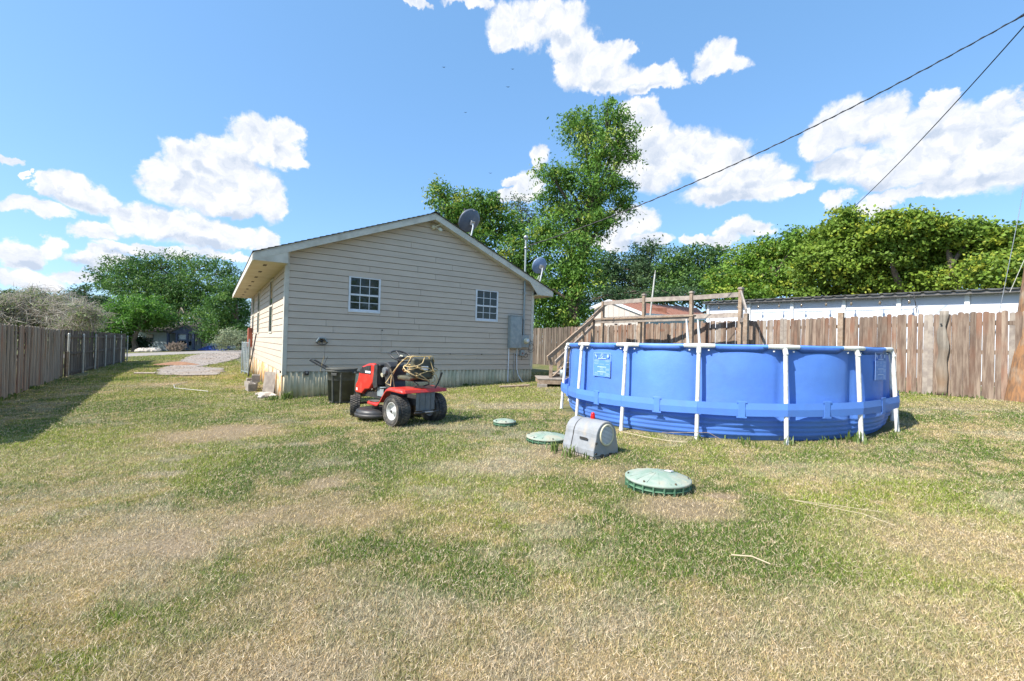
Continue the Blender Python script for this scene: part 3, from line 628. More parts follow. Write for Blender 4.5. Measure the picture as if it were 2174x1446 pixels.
def HW(s, t, z): return (C0[0] + s * cos(HA) - t * sin(HA), C0[1] + s * sin(HA) + t * cos(HA), z)
def hthing(name, s, t, z, label, cat, group=None): 
    p = HW(s, t, z); return empty(name, p, HA, label, cat, group)

# fittings on the gable
e = hthing('electrical_panel', 5.98, -.02, 1.22, 'tall grey electrical panel box on the gable wall', 'electrical box')
o = B(0, -.15, 0, .42, -.002, .96).build('box', M['metalgrey'], e, bevel=.008); B(.012, -.158, .012, .408, -.150, .945).build('door', M['metalgrey'], e, bevel=.003)
B(.40, -.168, .3, .415, -.158, .36).build('latch', M['steel'], e); B(-.005, -.165, .96, .43, 0, .972).build('hood', M['metalgrey'], e)
e = hthing('electric_meter', 6.43, -.02, 1.25, 'small grey meter box with round glass dial beside the tall panel', 'meter')
B(0, -.11, 0, .27, -.002, .37).build('box', M['metalgrey'], e, bevel=.006)
Mr = Matrix.Translation((.15, -.11, .20)) @ Matrix.Rotation(pi / 2, 4, 'X')
MB().lathe([(0.09, 0), (.09, .02), (.08, .022), (.078, .09), (.06, .11), (0, .115)], 20, Mr).build('dial', M['cream'], e)
MB().lathe([(.055, .092), (.055, .118), (0, .119)], 16, Mr).build('glass', M['vinyl'], e)
e = hthing('junction_box', 6.42, -.02, .99, 'small grey junction box with loose wires below the meter', 'junction box')
B(0, -.08, 0, .15, -.002, .17).build('box', M['metalgrey'], e, bevel=.005)
MB().tube([(.12, -.05, 0), (.18, -.08, -.05), (.26, -.07, -.02), (.29, -.06, .05), (.22, -.06, .07), (.16, -.05, .03), (.25, -.05, .1)], .007, 6).build('wire', M['wire'], e)
MB().tube([(0, -.03, .02), (-.1, -.03, -.01), (-.2, -.02, .06), (-.24, -.02, .05)], .007, 6).build('wire', M['wire'], e)
MB().tube([(.06, -.05, 0), (.065, -.05, -.13)], .006, 6).build('wire', M['wire'], e)
B(.05, -.105, .06, .08, -.08, .10).build('switch', M['redbox'], e)
e = hthing('cable_coil', 6.78, -.03, 1.30, 'coil of black cable hung on the corner beside the meter', 'cable')
cp = []
for k in range(41): a = k / 20 * 2 * pi; cp.append((.10 * cos(a) + .03 * sin(k * .7) + .03, -.03 - .0006 * k, .0 + .15 * sin(a) - .05 * (k > 20)))
MB().tube(cp, .006, 6).build('coil', M['wire'], e); B(-.04, -.06, .04, .02, -.0, .14).build('clip_box', M['metalgrey'], e)
e = hthing('conduit_mast', 6.53, -.06, 1.60, 'galvanised service mast rising from the meter through the eave', 'mast')
MB().tube([(0, 0, 0), (0, 0, 2.96)], .03, 12).build('pipe', M['metalgrey'], e)
MB().lathe([(.034, 2.93), (.05, 2.96), (.075, 2.99), (.07, 3.04), (.03, 3.075), (0, 3.08)], 14).build('weatherhead', M['steel'], e)
MB().lathe([(.031, 2.66), (.05, 2.67), (.05, 2.71), (.031, 2.72)], 12).build('clamp', M['steel'], e)
MB().tube([(.05, -.02, 2.97), (.16, -.05, 2.9), (.2, -.1, 2.7), (.14, -.06, 2.62), (.05, 0, 2.69)], .008, 6).build('drip_loop', M['wire'], e)
for zz in (.5, 1.3): B(-.05, -.035, zz, .05, .06, zz + .02).build('strap', M['steel'], e)
for i, (s, z0, z1, r, lab) in enumerate([(6.01, .08, 1.22, .02, 'white conduit running from the panel down to the ground'), (6.22, .30, 1.05, .014, 'thin grey conduit beside the white one under the panel')]):
    e = hthing('conduit', s, -.05, 0, lab, 'conduit'); MB().tube([(0, 0, z0), (.01, 0, z1)], r, 8).build('pipe', M['vinyl' if i == 0 else 'steel'], e)
    B(-.03, -.005, (z0 + z1) / 2, .04, .03, (z0 + z1) / 2 + .02).build('strap', M['steel'], e)
e = hthing('conduit', 6.32, -.05, 0, 'white flexible conduit curving from the panel out to the lawn', 'conduit')
MB().tube([(0, 0, 1.22), (-.01, 0, 1.0), (0, -.01, .6), (.03, -.03, .42), (.14, -.1, .22), (.26, -.2, .16)], .016, 8).build('pipe', M['vinyl'], e)
B(-.03, -.005, .8, .04, .03, .82).build('strap', M['steel'], e)
# flood light
e = hthing('flood_light', 3.57, -.04, 4.41, 'cream twin-head flood light under the gable peak', 'flood light')
MB().lathe([(0, .0), (.07, .0), (.07, .03), (.045, .06), (0, .065)], 16, Matrix.Translation((-.08, 0, 0)) @ Matrix.Rotation(pi / 2, 4, 'X')).build('base', M['cream'], e)
for dx, dz in ((.09, .09), (.05, -.08)):
    MB().tube([(-.06, -.05, 0), ((dx - .06) / 2, -.1, dz / 2), (dx - .0, -.11, dz * .8)], .016, 8).build('arm', M['cream'], e)
    MB().lathe([(.02, -.06), (.05, -.02), (.055, .03), (.045, .035), (0, .03)], 14, Matrix.Translation((dx, -.15, dz)) @ Matrix.Rotation(radians(75), 4, 'X')).build('head', M['cream'], e)
# hose hanger
e = hthing('hose_hanger', .78, -.02, 1.27, 'old metal hose hanger on the siding left of the window', 'hose hanger')
MB().prism([(-.07, .10), (.07, .10), (.13, 0), (.10, -.0), (.05, .078), (-.05, .078), (-.10, 0), (-.13, 0)], -.09, -.0).build('bracket', M['metalgrey'], e)
MB().tube([(-.13, -.05, 0), (-.08, -.09, -.05), (0, -.1, -.065), (.08, -.09, -.05), (.13, -.05, 0)], .012, 8).build('rim', M['dark'], e)
MB().tube([(-.09, -.05, .02), (0, -.07, .035), (.09, -.05, .02)], .010, 6).build('bar', M['dark'], e); MB().tube([(0, -.07, .03), (0, -.09, -.06)], .009, 6).build('bar', M['dark'], e)
MB().lathe([(0, .0), (.035, .0), (.03, .05), (0, .06)], 12, Matrix.Translation((0, 0, .02)) @ Matrix.Rotation(pi / 2, 4, 'X')).build('hub', M['dark'], e)
# telephone cable along the siding
e = hthing('wall_cable', 2.2, -.03, 1.60, 'thin cable dropping from a hole and running along the siding', 'cable')
cpt = [(0, 0, 0), (-.005, -.004, -.2), (-.01, -.002, -.57), (.2, 0, -.575), (.5, -.004, -.60), (1.0, 0, -.575), (1.4, -.004, -.60), (1.9, 0, -.575), (2.4, -.004, -.60), (2.9, 0, -.575), (3.4, -.002, -.595), (3.8, 0, -.575)]
MB().tube(cpt, .005, 6).build('cable', M['cable'], e)
for x in (0, .2, 1.0, 1.9, 2.9): B(x - .012, -.012, (0 if x == 0 else -.575) - .012, x + .012, .015, (0 if x == 0 else -.575) + .012).build('clip', M['dark'], e)
e = hthing('skirt_box', .48, -.02, .56, 'small dark outlet box on the corrugated skirt near the corner', 'outlet'); B(-.045, -.04, -.06, .045, 0, .03).build('box', M['dark'], e, bevel=.004); B(-.02, -.06, -.02, .02, -.04, .015).build('spout', M['steel'], e)
# satellite dishes
def dish(name, loc, r, tilt, yaw, m, label, foot):
    e = empty(name, loc, HA + yaw, label, 'satellite dish', 'satellite dishes on the roof')
    Md = Matrix.Rotation(tilt, 4, 'X')
    prof = [(r * k / 9, .10 * (k / 9) ** 2 * r / .3 - .04) for k in range(10)]; mb = MB(); mb.lathe(prof, 32, Md @ Matrix.Scale(1.0, 4)); o = mb.build('reflector', m, e); sd_ = o.modifiers.new('s', 'SOLIDIFY'); sd_.thickness = .008
    bx = MB(); bx.box(-.06, -.06, -.14, .06, .06, -.045, Md); bx.build('back_bracket', M['steel'], e, bevel=.005)
    p = Md @ Vector((0, 0, -.12))
    MB().tube([p, p + Vector((0, -.03, -.10)), Vector((0, foot[1], foot[2]))], .022, 10).build('mast', M['vinyl'], e)
    MB().box(-.08, foot[1] - .1, foot[2] - .02, .08, foot[1] + .1, foot[2]).build('foot', M['steel'], e)
    for sx in (-1, 1): MB().tube([Vector((0, foot[1] * .5, p.z * .5 + foot[2] * .4)), Vector((sx * .1, foot[1] + .2, foot[2] + .02))], .009, 6).build('brace', M['vinyl'], e)
    q = Md @ Vector((0, -r * .95, .0)); q2 = Md @ Vector((0, -r * .4, r * 1.25))
    MB().tube([q, q2], .012, 6).build('feed_arm', M['steel'], e); MB().tube([q2, q2 + Vector((0, .0, .09))], .03, 8).build('feed_horn', M['dark'], e)
    return e
# ------------------------------------------------------------------ fences
PICK = None
def picket_mesh(w, h, th=.016, round_=True):
    m_ = MB(); c = .03
    prof = [(-w / 2, 0), (w / 2, 0), (w / 2, h - c), (w / 2 - c * .35, h - c * .3), (w / 2 - c, h), (-w / 2 + c, h), (-w / 2 + c * .35, h - c * .3), (-w / 2, h - c)] if round_ else [(-w / 2, 0), (w / 2, 0), (w / 2, h), (-w / 2, h)]
    m_.prism(prof, -th / 2, th / 2); me = m_.mesh('picket'); b = bmesh.new(); b.from_mesh(me); bmesh.ops.recalc_face_normals(b, faces=b.faces); b.to_mesh(me); b.free(); return me
def fence_run(root, a, b, w, gap, h, mats, posts=2.4, back=1, rails=(.3, .95, 1.55), var=.02, jit=.004, postname='post', railside=1, top=None, pround=True):
    a = Vector((a[0], a[1])); b = Vector((b[0], b[1])); L = (b - a).length; d = (b - a) / L; ang = atan2(d.y, d.x); nrm_ = Vector((-d.y, d.x))
    mes = [picket_mesh(w * random.uniform(.955, 1.005), h + random.uniform(-var, var), round_=pround) for _ in range(7)]
    n = int(L / (w + gap))
    for i in range(n):
        p = a + d * ((i + .5) * L / n); me = random.choice(mes)
        if not me.materials: me.materials.append(mats[0])
        o = shared('picket', me, root, (p.x + nrm_.x * random.uniform(-jit, jit), p.y + nrm_.y * random.uniform(-jit, jit), gz(p.x, p.y) + random.uniform(-.03, .01)), (random.uniform(-.012, .012), random.uniform(-.006, .006), ang + random.uniform(-.03, .03)))
        if len(mats) > 1 and random.random() < .12: o.material_slots[0].link = 'OBJECT'; o.material_slots[0].material = mats[1]
    k = max(1, int(L / posts)); 
    for j in range(k + 1):
        p = a + d * (L * j / k) + nrm_ * (.07 * railside); z = gz(p.x, p.y)
        yield j, p, z, ang
    for j in range(k):
        p = a + d * (L * j / k) + nrm_ * (.03 * railside); q = a + d * (L * (j + 1) / k) + nrm_ * (.03 * railside)
        for r in rails: MB().beam((p.x, p.y, gz(p.x, p.y) + r), (q.x, q.y, gz(q.x, q.y) + r), .038, .085).build('rail', mats[0], root)
right_fence = empty('picket_fence', (0, 0, 0), 0, 'reddish brown cedar picket fence behind the blue pool', 'fence')
RF = [(10.9, 7.55), (9.03, 10.38), (7.16, 13.21), (3.89, 18.18), (2.62, 20.12), (1.12, 22.39), (-2.4, 27.6)]
for (a, b) in ((RF[0], RF[2]), (RF[2], RF[3]), (RF[3], RF[4]), (RF[4], RF[5]), (RF[5], RF[6])):
    for (j, p, z, ang) in fence_run(right_fence, a, b, .0915, .001, 1.80, [M['picket'], M['lumbergrey']] if b[1] < 20.5 else [M['picketdark_shaded'], M['picketgrey']], railside=-1, var=.02, jit=.008):  # run behind the stairs gets darker pickets, tree shade painted into their colour
        o = B(-.045, -.045, 0, .045, .045, 1.84).build('post', M['lumber'], right_fence); o.location = (p.x, p.y, z - .1); o.rotation_euler = (0, 0, ang)
# a 4x4 post end showing above the pickets
p0 = (8.36, 11.33); o = B(-.06, -.05, 0, .06, .05, 1.90).build('post', M['lumber'], right_fence, bevel=.006); o.location = (p0[0] - .02, p0[1] - .03, gz(*p0)); o.rotation_euler = (0, 0, -.98)
# the warped split picket
wp = (9.42, 9.72)
V = []; nseg = 16
for i in range(nseg + 1):
    z = 1.84 * i / nseg; bow = .018 * sin(i * .9) * (1 if i > 6 else .5); wd = .085 - .02 * (i > 12) - .012 * sin(i * 1.1); tw = .22 * sin(i * .45)
    for sgn in (-1, 1): V.append((bow + sgn * wd * cos(tw), -.03 + sgn * wd * sin(tw) * .4, z))
mb = MB(); mb.add(V, [(2 * i, 2 * i + 1, 2 * i + 3, 2 * i + 2) for i in range(nseg)], True); o = mb.build('warped_picket', M['picketgrey'], right_fence); sm_ = o.modifiers.new('s', 'SOLIDIFY'); sm_.thickness = .02
o.location = (wp[0] - .03, wp[1] - .02, gz(*wp)); o.rotation_euler = (0, 0, -.985)
o2 = MB().lathe([(.0, .0), (.018, .0), (.02, .008), (.012, .012), (0, .012)], 12, Matrix.Translation((-.02, -.06, 1.55)) @ Matrix.Rotation(pi / 2, 4, 'X')).build('knot', M['dark'], right_fence); o2.location = o.location; o2.rotation_euler = o.rotation_euler

left_fence = empty('picket_fence', (0, 0, 0), 0, 'weathered grey picket fence along the left edge, pickets facing the lawn', 'fence')
for (j, p, z, ang) in fence_run(left_fence, (-7.7, 5.1), (-16.45, 16.35), .135, .005, 1.74, [M['picketgrey'], M['picket']], railside=1, var=.02, jit=.008):
    o = B(-.045, -.045, 0, .045, .045, 1.7).build('post', M['picketgrey'], left_fence); o.location = (p.x, p.y, z - .1); o.rotation_euler = (0, 0, ang)
panel_fence = empty('panel_fence', (0, 0, 0), 0, 'dark fence run beyond the grey pickets showing its rails and pale metal posts', 'fence')
for (j, p, z, ang) in fence_run(panel_fence, (-16.55, 16.5), (-24.3, 28.0), .135, .003, 1.74, [M['picketdark_shaded'], M['picketgrey']], posts=2.3, railside=-1, rails=(.12, .85, 1.5), var=.008, pround=False):
    mb = MB(); mb.tube([(0, 0, 0), (0, 0, 1.62)], .032, 10); o = mb.build('metal_post', M['galv'], panel_fence); o.location = (p.x + .04, p.y, z - .05)
    MB().lathe([(.036, 1.62), (.036, 1.64), (.02, 1.665), (0, 1.67)], 10, Matrix.Translation((p.x + .04, p.y, z - .05))).build('post_cap', M['galv'], panel_fence)
MB().beam((-16.4, 16.42, -.3), (-16.4, 16.42, .62), .09, .09).build('stub_post', M['lumber'], panel_fence)

# ------------------------------------------------------------------ pool
PX, PY, PR, PZ = 3.60, 8.14, 2.565, 1.43; NL = 16; PH = 9.356
pool = empty('swimming_pool', (PX, PY, 0), 0, 'round blue above-ground pool with white frame legs on the lawn', 'swimming pool')
def pg(a, r, z=0): return (r * cos(a), r * sin(a), gz(PX + r * cos(a), PY + r * sin(a)) + z)
def rimz(a): return PZ + .008 * (PX + PR * cos(a)) - .005 * (PY + PR * sin(a)) - 0.0
# liner wall with bulging panels
nt = NL * 16; prof_t = [0, .015, .03, .045, .06, .075, .09, .105, .12, .135, .15, .165, .18, .195, .21, .225, .24, .27, .35, .5, .65, .8, .9, .95, .98, 1.0]; V = []
for i in range(nt):
    a = PH + 2 * pi * i / nt; ph = (i % 16) / 16; bz = abs(sin(pi * ph)) ** .45
    z0 = gz(PX + PR * cos(a), PY + PR * sin(a)) - .02; z1 = rimz(a) - .01
    for t in prof_t:
        tt = t
        low = .045 * math.exp(-((tt - .16) / .16) ** 2) ; curl = -.05 * max(0, 1 - tt / .10) ** 2
        inset = -.075 if tt < .9 else -.075 + .06 * ss(tt, .9, 1.0)
        bul = .058 * bz * (ss(tt, .1, .25) * (1 - ss(tt, .86, .97)))
        ripple = .007 * sin(tt * 120) * (tt < .26)
        r = PR - .02 + inset + bul + low * (.5 + .5 * bz) + curl + ripple
        V.append((r * cos(a), r * sin(a), z0 + (z1 - z0) * tt))
V = np.array(V); m_ = len(prof_t); idx = np.arange(nt * m_).reshape(nt, m_); nxt = np.roll(idx, -1, 0)
FQ = np.stack([idx[:, :-1], nxt[:, :-1], nxt[:, 1:], idx[:, 1:]], -1).reshape(-1, 4)
mesh_np('liner_wall', V, FQ, M['blue'], parent=pool, smooth=True)
mb = MB(); mb.add([((PR - .1) * cos(k * pi / 24), (PR - .1) * sin(k * pi / 24), 1.05) for k in range(48)], [tuple(range(48))]); mb.build('water', M['water'], pool)
for k in range(NL):
    a = PH + 2 * pi * k / NL; a2 = a + 2 * pi / NL; am = (a + a2) / 2
    p = Vector((PR * cos(a), PR * sin(a), rimz(a) - .035)); q = Vector((PR * cos(a2), PR * sin(a2), rimz(a2) - .035))
    d = (q - p).normalized(); L = (q - p).length
    MB().tube([p + d * .10, p + d * (L * .5), q - d * .10], .024, 12).build('rim_beam', M['bluesleeve'], pool)
    # sleeve skirt falling from the beam, cut back near the joints
    sk = MB(); nn = 12; Vs = []
    for i in range(nn + 1):
        t = i / nn; c = p + d * (.13 + (L - .26) * t); drop = .075 * min(1, sin(pi * t) * 2.2 + .02); inn = -Vector((cos(am), sin(am), 0))
        Vs += [tuple(c + Vector((0, 0, -.0)) + inn * -.022), tuple(c + Vector((0, 0, -drop)) + inn * (.022 - .01 * sin(pi * t)))]
    sk.add(Vs, [(2 * i, 2 * i + 2, 2 * i + 3, 2 * i + 1) for i in range(nn)], True); o = sk.build('sleeve_skirt', M['bluehem'], pool); so_ = o.modifiers.new('s', 'SOLIDIFY'); so_.thickness = .004
    # white T joint following the ring
    dp = Vector((PR * cos(a - 2 * pi / NL), PR * sin(a - 2 * pi / NL), rimz(a - 2 * pi / NL) - .035)); db = (dp - p).normalized()
    tj = MB().tube([p + db * .19, p + db * .10, p, p + d * .10, p + d * .19], [.028, .030, .033, .030, .028], 12)
    o = tj.build('tee_joint', M['poolwhite'], pool)
    MB().tube([p + Vector((0, 0, -.02)), p + Vector((.03 * cos(a), .03 * sin(a), -.10))], .030, 12).build('socket', M['poolwhite'], o)
    for s_ in (d, db): MB().tube([p + s_ * .12 + Vector((0, 0, -.05)), p + s_ * .12 + Vector((0, 0, -.065))], .012, 8).build('pin', M['poolwhite'], o)
    ft = pg(a, PR + .085)
    leg = MB().tube([p + Vector((.02 * cos(a), .02 * sin(a), -.08)), (ft[0], ft[1], ft[2] - .01)], .0265, 12).build('leg', M['poolwhite'], pool)
    MB().tube([(ft[0] - .004 * cos(a), ft[1] - .004 * sin(a), ft[2] + .03), (ft[0] + .003 * cos(a), ft[1] + .003 * sin(a), ft[2] - .02)], .031, 12).build('foot_cap', M['poolwhite'], leg)
    # strap band outside the legs
    r1 = PR + .098; z1 = gz(PX + PR * cos(a), PY + PR * sin(a)); z2 = gz(PX + PR * cos(a2), PY + PR * sin(a2))
    nb = 10; Vb = []
    for i in range(nb + 1):
        t = i / nb; x = (r1 * cos(a)) * (1 - t) + (r1 * cos(a2)) * t; y = (r1 * sin(a)) * (1 - t) + (r1 * sin(a2)) * t; zz = z1 * (1 - t) + z2 * t
        sag = .012 * sin(pi * t); rr = 1 + .004 * sin(pi * t)
        for zh in (.33, .41, .49): Vb.append((x * rr + .008 * cos(am) * (zh == .41), y * rr + .008 * sin(am) * (zh == .41), zz + zh - sag * (1 if zh < .4 else .5)))
    bb = MB(); bb.add(Vb, [(3 * i + j, 3 * i + 3 + j, 3 * i + 4 + j, 3 * i + 1 + j) for i in range(nb) for j in (0, 1)], False); o = bb.build('strap_band', M['blueband'], pool); so_ = o.modifiers.new('s', 'SOLIDIFY'); so_.thickness = .004
    # loop holding the band
    t = .5; c = Vector((r1 * cos(am) * cos(pi / NL) * 1.006, r1 * sin(am) * cos(pi / NL) * 1.006, (z1 + z2) / 2 + .405)); tx = Vector((-sin(am), cos(am), 0)); rx = Vector((cos(am), sin(am), 0))
    Ml = Matrix(((tx.x, rx.x, 0, c.x), (tx.y, rx.y, 0, c.y), (0, 0, 1, c.z), (0, 0, 0, 1)))
    lp = MB(); lp.box(-.04, .003, -.10, .04, .007, .10, Ml); lp.box(-.06, .002, .08, .06, .006, .105, Ml); lp.box(-.06, .002, -.11, .06, .006, -.09, Ml); lp.build('band_loop', M['blueband'], pool, bevel=.002)
# printed warning panels on two wall sections
def wall_r(ph): return PR - .02 - .075 + .058 * abs(sin(pi * ph)) ** .45
for (k, f0, w_) in ((1, .50, .38), (5, .66, .38)):
    a = PH + 2 * pi * (k + f0) / NL; zc = gz(PX + PR * cos(a), PY + PR * sin(a)); r = wall_r(f0) + .008
    tx = Vector((-sin(a), cos(a), 0)); rx = Vector((cos(a), sin(a), 0)); c = rx * r + Vector((0, 0, zc + .92))
    Ml = Matrix(((tx.x, rx.x, 0, c.x), (tx.y, rx.y, 0, c.y), (0, 0, 1, c.z), (0, 0, 0, 1)))
    pan = MB(); pan.box(-w_ / 2, 0, -.2, w_ / 2, .003, .06, Ml); lo = pan.build('warning_panel', M['bluefade'], pool)
    pr_ = MB(); 
    for z_, hw, h_ in [(.075, .09, .010), (.058, .16, .003), (-.055, .10, .010), (-.13, .10, .010)]: pr_.box(-hw, .0035, z_, hw, .005, z_ + h_, Ml)
    for z_ in (.15,): 
        for x0, x1 in ((-w_ / 2, w_ / 2),): pr_.box(x0, .003, .165, x1, .0045, .168, Ml)
    for zz in np.arange(-.185, .055, .0135):
        for cx_ in (-.125, 0, .125):
            if random.random() < .6 and not (-.06 < zz < -.035) and not (-.135 < zz < -.11):
                hw = random.uniform(.03, .055); pr_.box(cx_ - hw, .0035, zz, cx_ + hw, .0045, zz + .0035, Ml)
    for s_ in (-1, 1): pr_.box(s_ * w_ / 2 - .0015, .003, -.2, s_ * w_ / 2 + .0015, .0045, .168, Ml)
    # three pictograms: figure, no-diving ring, hand
    for x_, q in ((-.15, 0), (-.125, 1)): pr_.box(x_ - .006, .0035, .11 - .02 * q, x_ + .006, .0045, .15 - .02 * q, Ml); pr_.box(x_ - .015, .0035, .135 - .02 * q, x_ + .004, .0045, .141 - .02 * q, Ml)
    ring = [Vector((.026 * cos(t * pi / 8), .004, .122 + .03 * sin(t * pi / 8))) for t in range(16)]
    for t in range(16):
        p_, q_ = ring[t], ring[(t + 1) % 16]; pr_.beam(Ml @ p_, Ml @ q_, .006, .002, up=rx)
    pr_.beam(Ml @ Vector((-.018, .004, .14)), Ml @ Vector((.018, .004, .10)), .005, .002, up=rx)
    pr_.box(.115, .0035, .10, .15, .0045, .13, Ml)
    for f_ in range(4): pr_.box(.115 + f_ * .0095, .0035, .13, .121 + f_ * .0095, .0045, .143 + .006 * (f_ in (1, 2)), Ml)
    pr_.build('printed_text', M['print'], lo)
# white ladder standing in the pool
lad = empty('pool_ladder', (PX, PY, 0), 0, 'white pool ladder with two rails rising above the far rim', 'ladder')
for x_ in (.36, .62):
    MB().tube([(x_ + .05, 1.9, .5), (x_ + .03, 1.95, 1.5), (x_, 2.0, 2.02 - (x_ > .5) * .01)], [.03, .03, .016], 10).build('rail', M['poolwhite'], lad)
for z_ in (.7, .95, 1.2): MB().box(.38, 1.88, z_, .66, 2.0, z_ + .03).build('step', M['poolwhite'], lad)
# twigs against the pool wall
def twig(name, pts, r, m, label, cat='twig', group=None): 
    o = MB().tube(pts, r, 5).build(name, m); tag(o, label, cat, group); return o
def G(x, y, h=0): return (x, y, gz(x, y) + h)

# ------------------------------------------------------------------ septic lids and aerator
def lid(x, y, r, h, dome, label, tiltx=0, tagp=False):
    e = empty('septic_lid', (x, y, gz(x, y) - .02), random.uniform(0, 6), label, 'septic lid', 'green septic lids in the lawn'); e.rotation_euler[0] = tiltx
    prof = [(0, h + dome)] + [(r * .97 * k / 8, h + dome * (1 - (k / 8) ** 1.6)) for k in range(1, 9)] + [(r, h - .003), (r, h - .02), (r * .93, h - .022)]
    MB().lathe(prof, 48).build('cover', M['lid'], e)
    MB().lathe([(r * .93, h - .02), (r * .93, .0), (r * .90, 0)], 40).build('riser', M['riser'], e)
    n = 20 if r > .2 else 14
    rb = B(r * .92, -.006, .005, r * 1.0, .006, h - .018).build('riser_rib', M['riser'], e)
    for k in range(1, n): shared('riser_rib', rb.data, e, rot=(0, 0, 2 * pi * k / n))
    MB().lathe([(r * .93, h * .45), (r * .985, h * .45), (r * .985, h * .45 - .008), (r * .93, h * .45 - .008)], 40).build('flange', M['riser'], e)
    for k in range(6):
        a = 2 * pi * k / 6 + .3; MB().tube([(r * .9 * cos(a), r * .9 * sin(a), h + .004), (r * .9 * cos(a), r * .9 * sin(a), h + .018)], .008, 6).build('screw', M['greasy'], e)
    for k in range(16): 
        a = 2 * pi * k / 16; MB().beam((r * .2 * cos(a), r * .2 * sin(a), h + dome * .95), (r * .9 * cos(a), r * .9 * sin(a), h + dome * .17), .004, .006).build('rib', M['lid'], e)
    if tagp: o = B(-.05, -.03, 0, .05, .03, .004).build('label_plate', M['vinyl'], e); o.location = (.5 * r, -.0, h + dome * .70); o.rotation_euler = (0, .16, .4)
    return e
lid(1.34, 4.0, .285, .095, .05, 'largest green septic lid, nearest the camera', tagp=True).rotation_euler[2] = .5
lid(.49, 5.80, .27, .07, .045, 'green septic lid partly hidden behind the grey aerator housing')
lid(-.08, 6.86, .175, .075, .03, 'smallest green septic lid, out by itself on the lawn')
aer = empty('aerator_housing', (AER[0], AER[1], gz(AER[0], AER[1]) - .02), AER[2], 'grey domed aerator housing with red lamp beside the green lids', 'pump housing')
aer.scale = (.88, .86, .94)
# local x = width (.48), y = length (.57); dome profile in x, end with round vent faces -y
def dome_prof(w, h0, h1, n=14):
    P_ = [(-w, h0), ]
    for k in range(n + 1):
        a = pi - pi * k / n; P_.append((w * .82 * cos(a) * (1 if True else 1), h1 - w * .78 + w * .78 * sin(a)))
    P_.append((w, h0)); return P_
wA = .235
bodyp = [(-wA, .03), (-wA, .10)] + dome_prof(wA, .10, .43)[1:-1] + [(wA, .10), (wA, .03)]
MB().prism(bodyp, -.285, .12).build('housing', M['aer'], aer, bevel=.012)
MB().prism([(x_ * .985, z_ * .985 + .001) for x_, z_ in bodyp], .135, .285).build('housing', M['aer'], aer, bevel=.012)
MB().prism([(x_ * .97, z_ * .97 + .001) for x_, z_ in bodyp], .11, .145).build('seam', M['dark'], aer)
B(-.225, -.275, -.05, .225, .275, .028).build('base', M['block'], aer, bevel=.01)
Mv = Matrix.Translation((0, -.285, .27)) @ Matrix.Rotation(pi / 2, 4, 'X')
MB().lathe([(.105, 0), (.13, .0), (.13, .012), (.118, .018), (.105, .012)], 32, Mv).build('vent_ring', M['cream'], aer)
vg = MB(); vg.lathe([(.108, .003), (0, .003)], 28, Mv); vg.build('vent_plate', M['aer'], aer)
for k in range(-6, 7):
    z_ = k * .0155; hw = sqrt(max(0, .104 ** 2 - z_ ** 2)); B(-hw, -.297, .27 + z_ - .0045, hw, -.289, .27 + z_ + .0035).build('vent_slat', M['vinyl'], aer)
MB().lathe([(.03, 0), (.03, .025), (.026, .06), (.015, .075), (0, .078)], 16, Matrix.Translation((.02, -.02, .43))).build('lamp', M['redlight'], aer)
o = B(-wA * .925 - .004, -.16, .205, -wA * .925 + .0, -.02, .235).build('name_plate', M['dark'], aer); o.rotation_euler = (0, 0, 0)
for z_ in (.07, .19): MB().tube([(-.20, -.288, z_), (-.20, -.305, z_)], .014, 8).build('latch', M['dark'], aer)
for s_ in (-1, 1): MB().box(s_ * .08 - .02, -.30, .015, s_ * .08 + .02, -.285, .05).build('clasp', M['dark'], aer)

# ------------------------------------------------------------------ wheelie bin and hand truck
bn = empty('trash_can', (-3.58, 9.42, gz(-3.58, 9.42) - .01), radians(-8), 'dark grey plastic trash can against the house wall, behind the mower', 'trash can')
hb = .70
MB().lathe([(.0, 0), (.225, .0), (.232, .03), (.262, .42), (.27, .44), (.285, hb - .06), (.305, hb - .055), (.305, hb), (.285, hb), (.25, .06), (0, .05)], 36).build('body', M['bin'], bn)
MB().lathe([(.0, hb - .02), (.27, hb - .02), (.31, hb - .004), (.318, hb + .005), (.318, hb + .02), (.29, hb + .028), (0, hb + .03)], 36).build('lid', M['bin'], bn)
for a in (-1.75, -1.1): MB().tube([(.245 * cos(a), .245 * sin(a), .03), (.275 * cos(a), .275 * sin(a), hb - .1), (.29 * cos(a), .29 * sin(a), hb - .06)], .022, 8).build('rib', M['bin'], bn)
MB().box(-.06, -.315, hb - .12, .06, -.28, hb - .07).build('handle', M['bin'], bn, bevel=.006)
MB().box(.27, -.10, hb - .08, .36, .10, hb - .04).build('handle', M['bin'], bn, bevel=.008)
ht = empty('push_handle', (-3.95, 9.75, gz(-3.95, 9.75)), 0, 'black U-shaped push handle leaning out behind the trash can', 'push handle')
for dy in (0, .16): MB().tube([(.55, dy, .10), (.05, dy - .02, .60), (-.42 + dy * .2, dy - .1, .86)], .02, 8).build('bar', M['blackp'], ht)
MB().tube([(-.42, -.10, .86), (-.44, -.02, .872), (-.388, .06, .86)], .016, 8).build('grip', M['steel'], ht)
MB().tube([(.50, -.03, .08), (.55, .2, .08)], .05, 12).build('axle', M['blackp'], ht)
MB().tube([(-.2, -.06, .62), (-.17, -.05, .80), (-.12, -.08, .95)], .004, 5).build('string', M['rope'], ht); MB().tube([(-.22, -.05, .6), (-.14, 0, .78), (-.06, -.04, .94)], .004, 5).build('string', M['wire'], ht)

